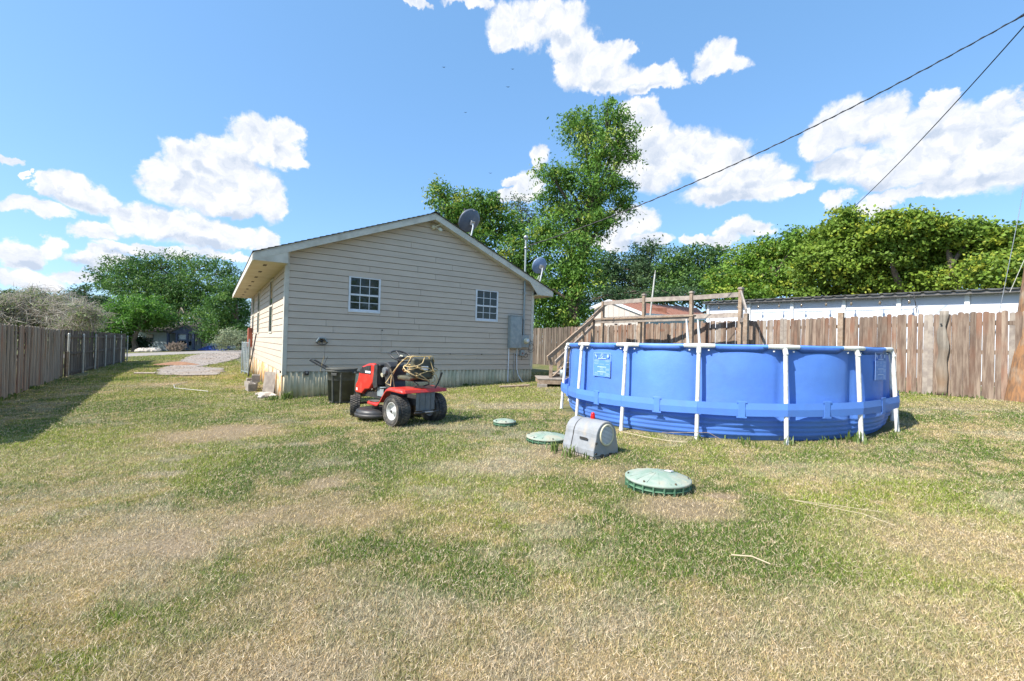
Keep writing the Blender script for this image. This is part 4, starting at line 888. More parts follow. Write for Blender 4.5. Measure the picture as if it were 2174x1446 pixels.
# ------------------------------------------------------------------ riding mower: x forward, y left
mw = empty('riding_mower', (-1.50, 7.08, gz(-1.5, 7.08)), radians(136), 'red riding lawn mower with rope piled on its black seat', 'riding mower')
def wheel(x, y, r, w, steer=0, side=1):
    Mw = Matrix.Translation((x, y, r - .015)) @ Matrix.Rotation(steer, 4, 'Z') @ Matrix.Rotation(-pi / 2 * side, 4, 'X')
    h = w / 2; tp = [(r * .60, -h * .80), (r * .72, -h * .97), (r * .86, -h), (r * .95, -h * .86), (r * .985, -h * .5), (r * .99, 0), (r * .985, h * .5), (r * .95, h * .86), (r * .86, h), (r * .72, h * .97), (r * .60, h * .80)]
    t = MB().lathe(tp, 36, Mw).build('tyre', M['rubber'], mw)
    tr = MB(); n = 34 if r > .19 else 26
    for row, (y0, y1) in enumerate(((-h * .98, -h * .5), (-h * .46, -h * .02), (h * .02, h * .46), (h * .5, h * .98))):
        for k in range(n):
            a = 2 * pi * (k + .5 * (row % 2)) / n; rr = r * (.93 if row in (0, 3) else .985)
            tr.box(rr, -.016 * r / .2, y0, rr + .018, .016 * r / .2, y1, Mw @ Matrix.Rotation(a, 4, 'Z'))
    tr.build('tread', M['rubber'], t)
    rm = MB().lathe([(r * .62, h * .80), (r * .60, h * .86), (r * .56, h * .80), (r * .53, h * .45), (r * .35, h * .30), (r * .2, h * .34), (r * .18, h * .75), (r * .12, h * .8), (0, h * .8)], 28, Mw).build('rim', M['rim'], mw)
    MB().lathe([(r * .62, -h * .80), (r * .56, -h * .8), (r * .5, -h * .2), (r * .2, -h * .1), (0, -h * .1)], 28, Mw).build('rim', M['rim'], mw)
    MB().lathe([(r * .08, h * .8), (r * .08, h * .95), (0, h * .97)], 12, Mw).build('hub_cap', M['dark'], rm)
wheel(0, .345, .225, .215, 0, 1); wheel(0, -.345, .225, .215, 0, -1)
wheel(1.30, .36, .165, .16, -.5, 1); wheel(1.30, -.36, .165, .16, -.5, -1)
MB().tube([(0, -.3, .21), (0, .3, .21)], .03, 10).build('rear_axle', M['greasy'], mw); MB().tube([(1.30, -.34, .18), (1.30, .34, .18)], .022, 8).build('front_axle', M['greasy'], mw)
for s_ in (-1, 1): B(-.25, s_ * .16 - .012, .30, 1.42, s_ * .16 + .012, .40).build('frame_rail', M['dark'], mw)
B(-.12, -.10, .13, .12, .10, .31).build('transaxle', M['greasy'], mw, bevel=.02)
B(-.265, -.17, .22, -.25, .17, .50).build('back_plate', M['plate'], mw, bevel=.003)
for y_ in (-.10, .0, .10): B(-.275, y_ - .008, .24, -.265, y_ + .008, .48).build('plate_rib', M['plate'], mw)
MB().box(-.38, -.07, .20, -.27, .07, .215).build('hitch', M['steel'], mw, bevel=.003); MB().tube([(-.30, -.22, .20), (-.31, 0, .185), (-.30, .22, .20)], .014, 8).build('hitch_bar', M['dark'], mw)
# rear fender and footrest as one swept red body
nS = 26; V = []
def fend(x):    # height of the red sheet along the mower
    if x < .16: return .545 + .02 * (x + .35) / .5
    if x < .50: t = (x - .16) / .34; t = t * t * (3 - 2 * t); return .555 - .27 * t
    return .285 - .01 * (x - .5)
xsf = list(np.linspace(-.27, .16, 8)) + list(np.linspace(.18, .50, 11)) + list(np.linspace(.54, .86, 6))
ys = [-.42, -.41, -.375, -.27, -.12, .12, .27, .375, .41, .42]
for x_ in xsf:
    wsc = 1 - .10 * max(0, (x_ - .5) / .36) - .04 * max(0, (-.15 - x_) / .12)
    for i, y_ in enumerate(ys):
        e_ = abs(y_) / .42; drop = .055 if e_ > .99 else (.02 if e_ > .96 else 0)
        if x_ < -.25: drop = max(drop, .05)
        V.append((x_, y_ * wsc, fend(x_) - drop))
nyy = len(ys); Fq = [(i * nyy + j, (i + 1) * nyy + j, (i + 1) * nyy + j + 1, i * nyy + j + 1) for i in range(len(xsf) - 1) for j in range(nyy - 1) if not (xsf[i] > .22 and 3 <= j <= 5)]
o = MB().add(V, Fq, True).build('fender', M['red'], mw); so_ = o.modifiers.new('s', 'SOLIDIFY'); so_.thickness = .008
MB().prism([(-.295, .50), (-.27, .55), (-.25, .55), (-.25, .50)], -.385, .385).build('fender_lip', M['red'], mw, bevel=.006)
for s_ in (-1, 1): 
    B(.55, s_ * .31 - .075, .282, .82, s_ * .31 + .075, .292).build('foot_pad', M['rubber'], mw, bevel=.003)
# seat
B(-.10, -.19, .66, .28, .19, .735).build('seat_cushion', M['seat'], mw, bevel=.03, seg=3)
MB().prism([(-.20, .70), (-.085, .68), (-.10, .98), (-.145, 1.03), (-.205, 1.01)], -.20, .20).build('seat_back', M['seat'], mw, bevel=.035, seg=3)
o = B(-.222, -.06, .84, -.206, .06, .90).build('seat_label', M['white'], mw)
MB().prism([(-.2, .655), (.2, .655), (.2, .67), (-.2, .67)], -.12, .12).build('seat_pan', M['dark'], mw)
for s_ in (-1, 1): MB().tube([(-.12, s_ * .13, .66), (-.20, s_ * .10, .61), (-.06, s_ * .10, .575)], .010, 6).build('seat_spring', M['dark'], mw)
MB().tube([(-.22, -.20, .55), (-.24, -.24, .62), (-.30, -.27, .80)], [.010, .012, .018], 8).build('lever', M['blackp'], mw)
MB().tube([(.10, .33, .56), (.14, .34, .72), (.20, .35, .84)], [.010, .010, .02], 8).build('lever', M['greasy'], mw)
# dash and steering
MB().prism([(.50, .30), (.62, .30), (.74, .86), (.66, .93), (.52, .86), (.56, .6)], -.16, .16).build('dash', M['blackp'], mw, bevel=.015)
MB().tube([(.62, 0, .80), (.50, 0, .985)], .022, 10).build('steering_column', M['dark'], mw)
Ms = Matrix.Translation((.47, 0, 1.01)) @ Matrix.Rotation(radians(-27), 4, 'Y')
MB().tube([Ms @ Vector((.185 * cos(k * pi / 12), .185 * sin(k * pi / 12), .02)) for k in range(24)], .014, 10, closed=True).build('steering_wheel', M['blackp'], mw)
st = MB()
for a in (0, 2 * pi / 3, 4 * pi / 3): st.tube([Ms @ Vector((0, 0, -.0)), Ms @ Vector((.18 * cos(a), .18 * sin(a), .018))], .014, 6)
st.lathe([(0, .03), (.045, .025), (.05, 0), (0, -.01)], 14, Ms); st.build('steering_spokes', M['blackp'], mw); MB().lathe([(0, .034), (.03, .031)], 12, Ms).build('horn_cap', M['cream'], mw)
# hood: red nose and sides with dark grille band, grey side panel
hood = MB(); pf = [(.80, .42), (.80, .84), (.98, .885), (1.15, .875), (1.35, .82), (1.46, .70), (1.50, .56), (1.56, .50), (1.57, .36), (1.30, .34), (1.24, .42), (1.10, .47)]
hb_ = [(.92, .88), (1.0, .89), (1.15, .875), (1.35, .82), (1.46, .70), (1.50, .56), (1.57, .50), (1.58, .34), (1.34, .335), (1.22, .42), (1.08, .44), (.96, .56), (.92, .70)]
MB().prism(hb_, -.235, .235).build('hood', M['red'], mw, bevel=.03, seg=3)
for s_ in (-1, 1):
    y0, y1 = (s_ * .235, s_ * .243)
    MB().prism([(.80, .50), (.90, .47), (.945, .55), (.915, .72), (.90, .86), (.80, .88)], min(y0 * .93, y1), max(y0 * .93, y1)).build('side_panel', M['blackp'], mw, bevel=.004)
    MB().prism([(1.02, .70), (1.42, .70), (1.38, .775), (1.14, .84), (1.02, .85)], min(y0, y1), max(y0, y1)).build('grille', M['blackp'], mw)
    for k in range(5): MB().box(1.06 + k * .06, min(y0, y1) - .002 * (s_ < 0), .775, 1.085 + k * .06, max(y0, y1) + .004 * (s_ > 0), .81).build('grille_slot', M['dark'], mw)
    MB().box(1.02, min(y1, y1 + s_ * .003), .715, 1.20, max(y1, y1 + s_ * .003), .75).build('decal', M['white'], mw)
    MB().box(1.48, min(y0, y0 + s_ * .003), .385, 1.525, max(y0, y0 + s_ * .003), .43).build('decal', M['white'], mw)
MB().prism([(.78, .84), (.93, .88), (.93, .90), (.78, .88)], -.2, .2).build('dash_cover', M['blackp'], mw, bevel=.008)
B(.80, -.22, .52, .98, .22, .86).build('fuel_tank', M['blackp'], mw, bevel=.03)
B(1.0, -.15, .40, 1.35, .15, .60).build('engine', M['greasy'], mw, bevel=.02)
MB().lathe([(0, 0), (.10, 0), (.12, .03), (.12, .07), (0, .08)], 18, Matrix.Translation((1.15, 0, .6))).build('flywheel_cover', M['blackp'], mw)
MB().tube([(.66, .13, .78), (.66, .20, .78)], .06, 14).build('intake', M['steel'], mw); MB().tube([(.74, .12, .72), (.74, .19, .70)], .035, 12).build('oil_filter', M['cream'], mw)
for k in range(9): 
    p = Vector((random.uniform(.62, 1.2), random.choice((-1, 1)) * random.uniform(.1, .2), random.uniform(.34, .56))); q = p + Vector((random.uniform(-.2, .2), random.uniform(-.06, .06), random.uniform(-.12, .12)))
    MB().tube([p, (p + q) / 2 + Vector((0, 0, .03)), q], random.uniform(.006, .014), 6).build('hose', M['greasy'], mw)
B(.66, .08, .34, .88, .19, .50).build('battery', M['metalgrey'], mw, bevel=.008)
MB().tube([(.60, .21, .34), (.60, .22, .45), (.58, .22, .5)], .010, 6).build('pedal_arm', M['dark'], mw); B(.54, .2, .49, .64, .3, .50).build('pedal', M['blackp'], mw)
# cutting deck
MB().prism([(.38, .02), (1.12, .02), (1.12, .10), (.38, .10)], -.30, .30)
dk = MB(); dprof = [(.0, .155), (.26, .155), (.30, .15), (.325, .13), (.335, .10), (.335, .03), (.325, .02)]
for cx_, cy_ in ((.78, .24), (.68, -.22)): dk.lathe(dprof, 32, Matrix.Translation((cx_, cy_, 0)))
dk.box(.46, -.28, .03, .98, .28, .15); dk.build('cutting_deck', M['blackp'], mw)
MB().lathe([(.335, .085), (.348, .09), (.355, .06), (.348, .03), (.335, .025)], 32, Matrix.Translation((.78, .24, 0))).build('deck_edge', M['dark'], mw)
for cx_, cy_ in ((.80, .25), (.68, -.22)): MB().lathe([(0, .23), (.05, .23), (.06, .155)], 14, Matrix.Translation((cx_, cy_, 0))).build('pulley_cover', M['greasy'], mw)
MB().tube([(1.2, .12, .2), (.9, .2, .18), (.7, .1, .2)], .012, 6).build('lift_link', M['greasy'], mw)
MB().prism([(1.45, .30), (1.55, .36), (1.60, .36), (1.60, .30), (1.5, .26)], -.2, .2).build('front_bumper', M['dark'], mw)
# rope
rp = []
for k in range(150):
    t = k / 149; a = t * 2 * pi * 7.3; R_ = .20 + .06 * sin(k * .37); rp.append((-.10 + .16 * cos(a) + .03 * sin(k * .9), .22 * sin(a + .3 * sin(k * .1)) * (R_ / .2), .86 + .17 * cos(a * .5 + 1.3) * (.5 + .5 * sin(t * 9)) + .05 * sin(k * .5)))
# drape outside the seat: push points out of the cushion/back volume
rp2 = []
for (x_, y_, z_) in rp:
    if z_ < .76 and abs(y_) < .2 and -.1 < x_ < .3: z_ = .75
    if z_ > .98: z_ = 1.05
    if -.20 < x_ < -.08 and abs(y_) < .2 and z_ < 1.05: z_ = 1.055 if z_ > .93 else z_; x_ = -.235 if z_ < 1.05 else x_
    rp2.append((x_, y_, z_))
ro = empty('rope', mw.location, radians(136), 'tan rope tangled over the seat of the red mower', 'rope')
MB().tube(rp2, .008, 6).build('rope_coil', M['rope'], ro)
MB().tube([(-.1, .1, 1.05), (.1, .2, .98), (.25, .26, .80), (.42, .30, .60), (.3, .28, .57)], .008, 6).build('rope_end', M['rope'], ro)
MB().tube([(-.15, .12, 1.05), (.0, .18, 1.04), (.2, .22, .90), (.30, .27, .70), (.27, .30, .56)], .008, 6).build('rope_end', M['rope'], ro)
MB().tube([(-.17, -.1, 1.05), (-.24, -.14, .85), (-.26, -.22, .70), (-.24, -.2, .62)], .008, 6).build('rope_end', M['rope'], ro)

# ------------------------------------------------------------------ deck with stairs
deck = empty('wood_deck', (0, 0, 0), 0, 'weathered wooden deck with railings and stairs behind the pool', 'deck')
bk = [(3.36, 16.6), (4.42, 15.0), (5.62, 14.0), (6.55, 12.8)]; fr_ = [(2.75, 15.2), (3.9, 13.6), (4.85, 12.05), (5.66, 10.78)]; DZ = 1.45
def beam(a, b, w, h, name, m=M['lumber'], up=(0, 0, 1), par=None): return MB().beam(a, b, w, h, up).build(name, m, par or deck, bevel=.004)
for i, (x_, y_) in enumerate(bk):
    o = B(-.05, -.05, 0, .05, .05, 3.10 - gz(x_, y_) - (.08 if i == 0 else 0)).build('post', M['lumber'], deck, bevel=.005); o.location = (x_, y_, gz(x_, y_)); o.rotation_euler = (0, 0, .6)
    if i: c_ = MB(); c_.box(-.07, -.07, 0, .07, .07, .03); c_.box(-.055, -.055, .03, .055, .055, .06); c = c_.build('post_cap', M['lumbergrey'], deck, bevel=.006); c.location = (x_, y_, 3.10); c.rotation_euler = (0, 0, .6)
for (a, b) in zip(bk[:-1], bk[1:]):
    for z_, h_ in ((2.95, .14), (2.36, .14)): beam((a[0] + .03, a[1] - .05, z_), (b[0] - .0, b[1] - .0, z_), .04, h_, 'rail', M['lumbergrey'])
for i, (x_, y_) in enumerate(fr_):
    o = B(-.05, -.05, 0, .05, .05, 2.24 - gz(x_, y_)).build('post', M['lumber'], deck, bevel=.005); o.location = (x_, y_, gz(x_, y_)); o.rotation_euler = (0, 0, .6)
beam((fr_[0][0] - .05, fr_[0][1] + .07, 2.26), (fr_[2][0] + .05, fr_[2][1] - .07, 2.24), .14, .045, 'rail', M['lumber']); 
beam((fr_[0][0], fr_[0][1], 2.17), (fr_[2][0], fr_[2][1], 2.16), .04, .10, 'rail', M['lumbergrey'])
beam((bk[3][0], bk[3][1], 3.02), (fr_[3][0], fr_[3][1], 2.30), .04, .10, 'rail', M['lumbergrey']); beam((bk[3][0], bk[3][1], 2.2), (fr_[3][0], fr_[3][1], 2.1), .04, .12, 'rail', M['lumbergrey'])
d_ = Vector((fr_[3][0] - fr_[0][0], fr_[3][1] - fr_[0][1], 0)); Ld = d_.length; d_.normalize(); nn_ = Vector((-d_.y, d_.x, 0))
for k in range(10):
    o_ = .05 + k * .145; a = Vector((fr_[0][0], fr_[0][1], DZ)) + nn_ * o_; b = a + d_ * Ld; beam(a, b, .138, .035, 'deck_board', M['lumbergrey'])
for o_ in (.02, 1.45): a = Vector((fr_[0][0], fr_[0][1], DZ - .11)) + nn_ * o_; beam(a, a + d_ * Ld, .04, .18, 'joist', M['lumber'])
# stairs
s0, s1 = Vector((2.62, 15.05, DZ)), Vector((1.16, 12.45, .42)); b0, b1 = Vector((3.28, 16.5, DZ)), Vector((1.56, 13.65, .45))
for (a, b) in ((s0, s1), (b0, b1)): beam(a - Vector((0, 0, .06)), b - Vector((0, 0, .06)), .045, .22, 'stringer', M['lumber'])
for k in range(7):
    t = (k + .4) / 7; p, q = s0.lerp(s1, t), b0.lerp(b1, t); beam(p + Vector((0, 0, .03)), q + Vector((0, 0, .03)), .27, .035, 'tread', M['lumbergrey'])
beam((2.78, 15.2, 2.30), (.985, 12.22, .97), .04, .14, 'stair_rail', M['lumber']); beam((2.72, 15.12, 2.02), (1.25, 12.66, .86), .04, .10, 'stair_rail', M['lumbergrey'])
beam((3.36, 16.6, 2.80), (1.60, 13.62, 1.38), .04, .14, 'stair_rail', M['lumber'])
for (x_, y_, z0, z1) in ((1.10, 12.34, .30, 1.0), (1.42, 13.35, .2, 1.30), (2.3, 14.42, .3, 1.9)):
    o = B(-.045, -.045, z0, .045, .045, z1).build('post', M['lumber'], deck, bevel=.004); o.location = (x_, y_, 0)
plt = MB(); plt.box(0, 0, .10, 1.35, .04, .22); plt.box(0, .04, .10, .04, 1.1, .22); o = plt.build('landing_frame', M['lumber'], deck, bevel=.003); o.location = (.74, 11.95, gz(.74, 11.95) - .02); o.rotation_euler = (0, 0, .02)
for k in range(8): o = B(-.02, .0 + k * .14 - .01, .222, 1.37, k * .14 + .125, .252).build('landing_board', M['lumbergrey'], deck, bevel=.003); o.location = (.74, 11.95, gz(.74, 11.95) - .02); o.rotation_euler = (0, 0, .02)
bl = B(0, 0, -.02, .26, .2, .10).build('support_block', M['block'], deck, bevel=.01); bl.location = (.72, 11.93, gz(.74, 11.95) - .02)
pt_ = empty('bucket', (1.42, 12.3, gz(1.42, 12.3) + .23), 0, 'small grey bucket with hose on the bottom landing of the deck stairs', 'bucket')
MB().lathe([(0, 0), (.07, 0), (.085, .2), (.075, .2), (.06, .02), (0, .02)], 16).build('body', M['metalgrey'], pt_); MB().tube([(-.1, .05, .25), (0, .05, .42), (.2, .1, .44), (.32, .1, .3)], .015, 8).build('hose', M['dark'], pt_)

# ------------------------------------------------------------------ white metal building, lights, mobile home
nr = Vector((.835, .55, 0)); dr = Vector((.55, -.835, 0))
def bpt(q, c, z): v = nr * c + dr * q; return Vector((v.x, v.y, z))     # q along the fence line towards the camera
bw = empty('metal_building', (0, 0, 0), 0, 'long white metal shed with corrugated roof behind the picket fence', 'shed')
qs = [x.dot(dr) for x in (Vector((7.92, 17.98, 0)), Vector((8.83, 16.59, 0)), Vector((9.65, 15.35, 0)), Vector((10.49, 14.08, 0)), Vector((11.24, 12.94, 0)), Vector((12.02, 11.76, 0)), Vector((12.9, 10.5, 0)), Vector((13.8, 9.1, 0)))]
ZR0, ZR1 = 3.24, 3.02
def zr(q): return ZR0 + (ZR1 - ZR0) * (q - qs[0]) / (qs[6] - qs[0])
for a, b in zip(qs[:-1], qs[1:]):
    mb = MB(); P4 = [bpt(a + .005, 16.5, .2), bpt(b - .005, 16.5, .2), bpt(b - .005, 16.5, zr(b)), bpt(a + .005, 16.5, zr(a))]; P5 = [p + nr * .06 for p in P4]
    mb.add(P4 + P5, [(0, 1, 2, 3), (7, 6, 5, 4), (0, 4, 5, 1), (2, 6, 7, 3), (0, 3, 7, 4), (1, 5, 6, 2)]); mb.build('wall_panel', M['bwhite'], bw)
for q in qs[:7]: MB().beam(bpt(q, 16.46, .2), bpt(q, 16.46, zr(q) + .02), .10, .05, up=tuple(nr)).build('batten', M['bpost'], bw, bevel=.004)
mb = MB(); P4 = [bpt(qs[0], 16.5, .2), bpt(qs[0], 20.5, .2), bpt(qs[0], 20.5, 3.5), bpt(qs[0], 16.5, ZR0)]; P5 = [p + dr * .05 for p in P4]
mb.add(P4 + P5, [(0, 1, 2, 3), (7, 6, 5, 4), (0, 4, 5, 1), (2, 6, 7, 3), (0, 3, 7, 4), (1, 5, 6, 2)]); mb.build('end_wall', M['bwhite'], bw)
V = []; nq = 260; q0, q1 = qs[0] - .12, qs[-1]
for i in range(nq + 1):
    q = q0 + (q1 - q0) * i / nq; u = ((q - q0) / .305) % 1; hgt = .032 * (1 if u < .16 else (0 if u > .26 else 1 - (u - .16) / .10)) if u < .26 else (0 if u < .9 else (u - .9) / .1 * .032)
    V += [bpt(q, 16.21, zr(q) + .0 + hgt), bpt(q, 20.6, zr(q) + .42 + hgt)]
o = MB().add(V, [(2 * i, 2 * i + 2, 2 * i + 3, 2 * i + 1) for i in range(nq)]).build('roof_sheet', M['broof'], bw); so_ = o.modifiers.new('s', 'SOLIDIFY'); so_.thickness = .012
MB().beam(bpt(q0, 16.28, zr(q0) - .05), bpt(q1, 16.28, zr(q1) - .05), .04, .07).build('eave_beam', M['broof'], bw)
sl = empty('string_lights', (0, 0, 0), 0, 'string of clear bulbs hanging under the edge of the shed roof', 'string lights')
bq = [Vector(p).dot(dr) for p in ((7.84, 17.18, 0), (8.26, 16.56, 0), (8.68, 15.92, 0), (9.07, 15.32, 0), (9.46, 14.73, 0), (9.86, 14.13, 0), (10.23, 13.56, 0), (10.62, 12.97, 0), (10.99, 12.41, 0))]
pts = []
for i, q in enumerate(bq):
    z_ = zr(q) - .10; pts.append(bpt(q, 16.19, z_)); 
    if i < len(bq) - 1: pts.append(bpt((q + bq[i + 1]) / 2, 16.19, z_ - .03))
    b = MB().tube([bpt(q, 16.19, z_), bpt(q, 16.19, z_ - .10)], .012, 6).build('socket', M['dark'], sl)
    c = bpt(q, 16.19, z_ - .10); MB().lathe([(.012, 0), (.028, -.03), (.034, -.06), (.026, -.095), (0, -.108)], 12, Matrix.Translation(c)).build('bulb', M['glassbulb'], b)
MB().tube(pts, .007, 5).build('cord', M['wire'], sl); e_ = bpt(bq[-1] + .09, 16.19, zr(bq[-1])); MB().tube([bpt(bq[-1], 16.19, zr(bq[-1]) - .1), e_ + Vector((0, 0, -.02)), e_ + Vector((.03, -.04, -.35)), e_ + Vector((.06, -.05, -.58))], .010, 6).build('cord_end', M['wire'], sl)
mh = empty('mobile_home', (0, 0, 0), 0, 'beige mobile home with red-brown roof behind the deck', 'mobile home')
# end wall faces camera-left; roof ridge runs away along the fence direction
def mat_(px, py, Y_):
    d = Vector(_R) * ((px - 1087) / F) - Vector(_U) * ((py - 723) / F) + _f0; return Vector((0, 0, CAMZ)) + d * (Y_ / d.y)
mA, mP, mB_ = mat_(1262, 650, 28.0), mat_(1292, 636, 27.2), mat_(1362, 665, 25.6); mC = mat_(1505, 676, 31.0); mD = mat_(1480, 654, 37.0)
ma, mb_, mc = Vector((mA.x, mA.y, 0)), Vector((mB_.x, mB_.y, 0)), Vector((mC.x, mC.y, 0))
def wallp(p, q, z0, z1a, z1b, name, m, n_=6):
    for k in range(n_):
        a = p.lerp(q, k / n_); b = p.lerp(q, (k + 1) / n_); d = (q - p).normalized(); nn = Vector((-d.y, d.x, 0)) * .05
        za = z1a + (z1b - z1a) * k / n_; zb = z1a + (z1b - z1a) * (k + 1) / n_
        P4 = [Vector((a.x, a.y, z0)) + d * .006, Vector((b.x, b.y, z0)) - d * .006, Vector((b.x, b.y, zb)) - d * .006, Vector((a.x, a.y, za)) + d * .006]; P5 = [x + nn for x in P4]
        MB().add(P4 + P5, [(0, 1, 2, 3), (7, 6, 5, 4), (0, 4, 5, 1), (2, 6, 7, 3), (0, 3, 7, 4), (1, 5, 6, 2)]).build(name, m, mh)
mp_ = Vector((mP.x, mP.y, 0))
wallp(ma, mp_, .3, mA.z - .1, mP.z - .1, 'wall_panel', M['mobile'], 2); wallp(mp_, mb_, .3, mP.z - .1, mB_.z - .1, 'wall_panel', M['mobile'], 6); wallp(mb_, mc, .3, mB_.z - .2, mC.z - .2, 'wall_panel', M['metalgrey'], 10)
wallp(ma + Vector((3.2, 6.5, 0)), ma, .3, mA.z - .1, mA.z - .1, 'wall_panel', M['mobile'], 4)
for (p, q) in ((mA + Vector((-.3, .1, -.08)), mP), (mP, mB_ + Vector((.1, -.1, 0))), (mB_ + Vector((.1, -.1, 0)), mC)):
    MB().beam(p + Vector((0, -.12, -.08)), q + Vector((0, -.12, -.08)), .05, .16).build('fascia', M['vinyl'], mh)
for k in range(9):
    t0, t1 = k / 9, (k + 1) / 9
    p0_, p1_ = mB_.lerp(mC, t0), mB_.lerp(mC, t1); q0_, q1_ = mP.lerp(mD, t0), mP.lerp(mD, t1)
    o = MB().add([p0_ + Vector((.01, -.1, 0)), p1_ + Vector((-.01, -.1, 0)), q1_ + Vector((-.01, 0, 0)), q0_ + Vector((.01, 0, 0))], [(0, 1, 2, 3)]).build('roof_panel', M['redroof'], mh); o.modifiers.new('s', 'SOLIDIFY').thickness = .04
for t_ in (.5, .78): p = ma.lerp(mb_, t_); MB().box(p.x - .14, p.y - .08, 2.2, p.x + .14, p.y - .06, 2.75).build('window', M['paneblue'], mh)
p = mb_.lerp(mc, .22); MB().box(p.x - .15, p.y + 1.2, mB_.z + .2, p.x + .9, p.y + 1.9, mB_.z + .55).build('roof_vent', M['redroof'], mh)
mp = empty('antenna_pole', (7.1, 23.0, gz(7.1, 23)), 0, 'thin pale metal pole leaning in front of the mobile home', 'pole')
MB().tube([(-.12, 0, 0), (.02, 0, 2.6), (.20, 0, 4.55)], .045, 8).build('pipe', M['galv'], mp); MB().tube([(.19, 0, 4.5), (.22, 0, 4.75)], .02, 6).build('tip', M['galv'], mp)

# ------------------------------------------------------------------ utility pole and lines
up = empty('utility_pole', (10.16, 8.80, gz(10.2, 8.8) - .05), 0, 'rough brown wooden utility pole at the right edge of the photo', 'utility pole')
PT = Vector((1.15, .1, 9.2)); ptp = [Vector((0, 0, 0)).lerp(PT, t) + Vector((.0, 0, 0)) for t in (0, .02, .06, .15, .3, .5, .7, .85, 1)]
MB().tube(ptp, [.285, .28, .272, .262, .245, .225, .205, .19, .175], 28).build('pole', M['pole'], up)
MB().tube([PT + Vector((-.8, .1, -.5)), PT + Vector((.8, -.1, -.5))], .06, 8).build('crossarm', M['pole'], up)
MB().tube([Vector((-.28, .05, 2.2)), Vector((-.10, -.1, 3.0)), Vector((.12, -.2, 3.6))], .005, 6).build('ground_wire', M['cable'], up)
def catenary(a, b, sag, n=24, wob=0):
    a, b = Vector(a), Vector(b); return [a.lerp(b, k / n) - Vector((0, 0, 4 * sag * (k / n) * (1 - k / n))) + Vector((0, 0, wob * sin(k * 1.9))) for k in range(n + 1)]
mh_ = Vector(HW(6.6, -.08, 4.36)); pe = Vector((10.75, 8.6, 8.6))
w1 = catenary(mh_, pe, .42, 40); sc_ = MB().tube(w1, .011, 6); 
tw = []
for i in range(240):
    t = i / 239; k = t * 40; j = min(39, int(k)); p = w1[j].lerp(w1[j + 1], k - j); tw.append(p + Vector((.012 * cos(i * .9), .0, .016 * sin(i * .9))))
e = empty('service_cable', (0, 0, 0), 0, 'twisted black service cable from the roof mast up to the utility pole', 'power line'); sc_.build('messenger', M['wire'], e); MB().tube(tw, .008, 5).build('conductor', M['wire'], e)
for k_, (dz, dx) in enumerate(((.12, .2), (-.10, .3))): MB().tube([w1[37], w1[38] + Vector((0, 0, dz * .4)), pe + Vector((dx, 0, dz))], .008, 5).build('conductor', M['wire'], e)
e = empty('service_cable', (0, 0, 0), 0, 'second black cable rising steeply from behind the hedge trees to the pole', 'power line')
w2 = catenary((18.5, 27.5, 8.3), (10.8, 8.7, 8.95), .45, 40); MB().tube(w2, .014, 6).build('messenger', M['wire'], e)
e = empty('guy_wire', (0, 0, 0), 0, 'thin guy wire from the pole down to the foot of the fence', 'guy wire')
MB().tube([G(9.97, 9.40, 0), (10.05, 9.30, 1.6), (10.30, 9.1, 4.2), (10.75, 8.9, 8.2)], .006, 5).build('wire', M['steel'], e)
for (x_, y_, z_) in ((10.0, 9.36, .95), (10.09, 9.27, 2.1)): MB().tube([(x_ - .02, y_, z_), (x_ + .03, y_, z_ + .01)], .014, 6).build('clamp', M['dark'], e)

# ------------------------------------------------------------------ things along the left house wall
def cinder(x, y, z, rz, label, rx=0, grp='cinder blocks along the house'):
    e = MB(); L_, W_, H_ = .39, .19, .19; t = .032
    e.box(0, 0, 0, L_, t, H_); e.box(0, W_ - t, 0, L_, W_, H_)
    for a in (0, L_ / 2 - t / 2, L_ - t): e.box(a, t - .001, 0.001, a + t, W_ - t + .001, H_ - .001)
    o = e.build('cinder_block', M['block'], None, bevel=.004, seg=1); o.location = (x, y, z); o.rotation_euler = (rx, 0, rz); tag(o, label, 'cinder block', grp)
wl = HA + pi / 2
def LW(off, t, z=0): p = HW(-off, t, 0); return (p[0], p[1], gz(p[0], p[1]) + z)
p = LW(.36, 2.0); cinder(p[0], p[1], p[2], wl + .1, 'nearest cinder block, lying by the wooden board')
p = LW(.25, 2.55); cinder(p[0], p[1], p[2] + .18, wl - .1, 'topmost cinder block of the little stack by the house', rx=0)
p = LW(.30, 2.5); cinder(p[0], p[1], p[2], wl + .05, 'cinder block under the topmost one of the stack')
p = LW(.28, 3.4); cinder(p[0], p[1], p[2] - .06, wl + .2, 'half-sunk cinder block behind the stack by the house')
p = LW(.25, 4.4); cinder(p[0], p[1], p[2] - .05, wl, 'farthest cinder block along the house wall')
p = LW(.06, 1.25); o = B(0, -.02, 0, .03, .40, .52).build('leaning_board', M['lumbergrey'], None, bevel=.003); o.location = (p[0], p[1], p[2]); o.rotation_euler = (0, .12, HA + .55); tag(o, 'short dark board standing on edge against the skirt near the corner', 'board')
rk = [LW(.24, .75), LW(.34, .45), LW(.12, .55), LW(.34, 1.1), LW(.42, 3.1), LW(.35, 5.0)]
labs = ['pale rock at the house corner, biggest of the small heap', 'pale rock nearest the lawn at the house corner', 'small pale rock touching the skirt at the corner', 'small rock between the corner heap and the cinder block', 'rock beyond the cinder stack by the house', 'farthest rock along the house wall']
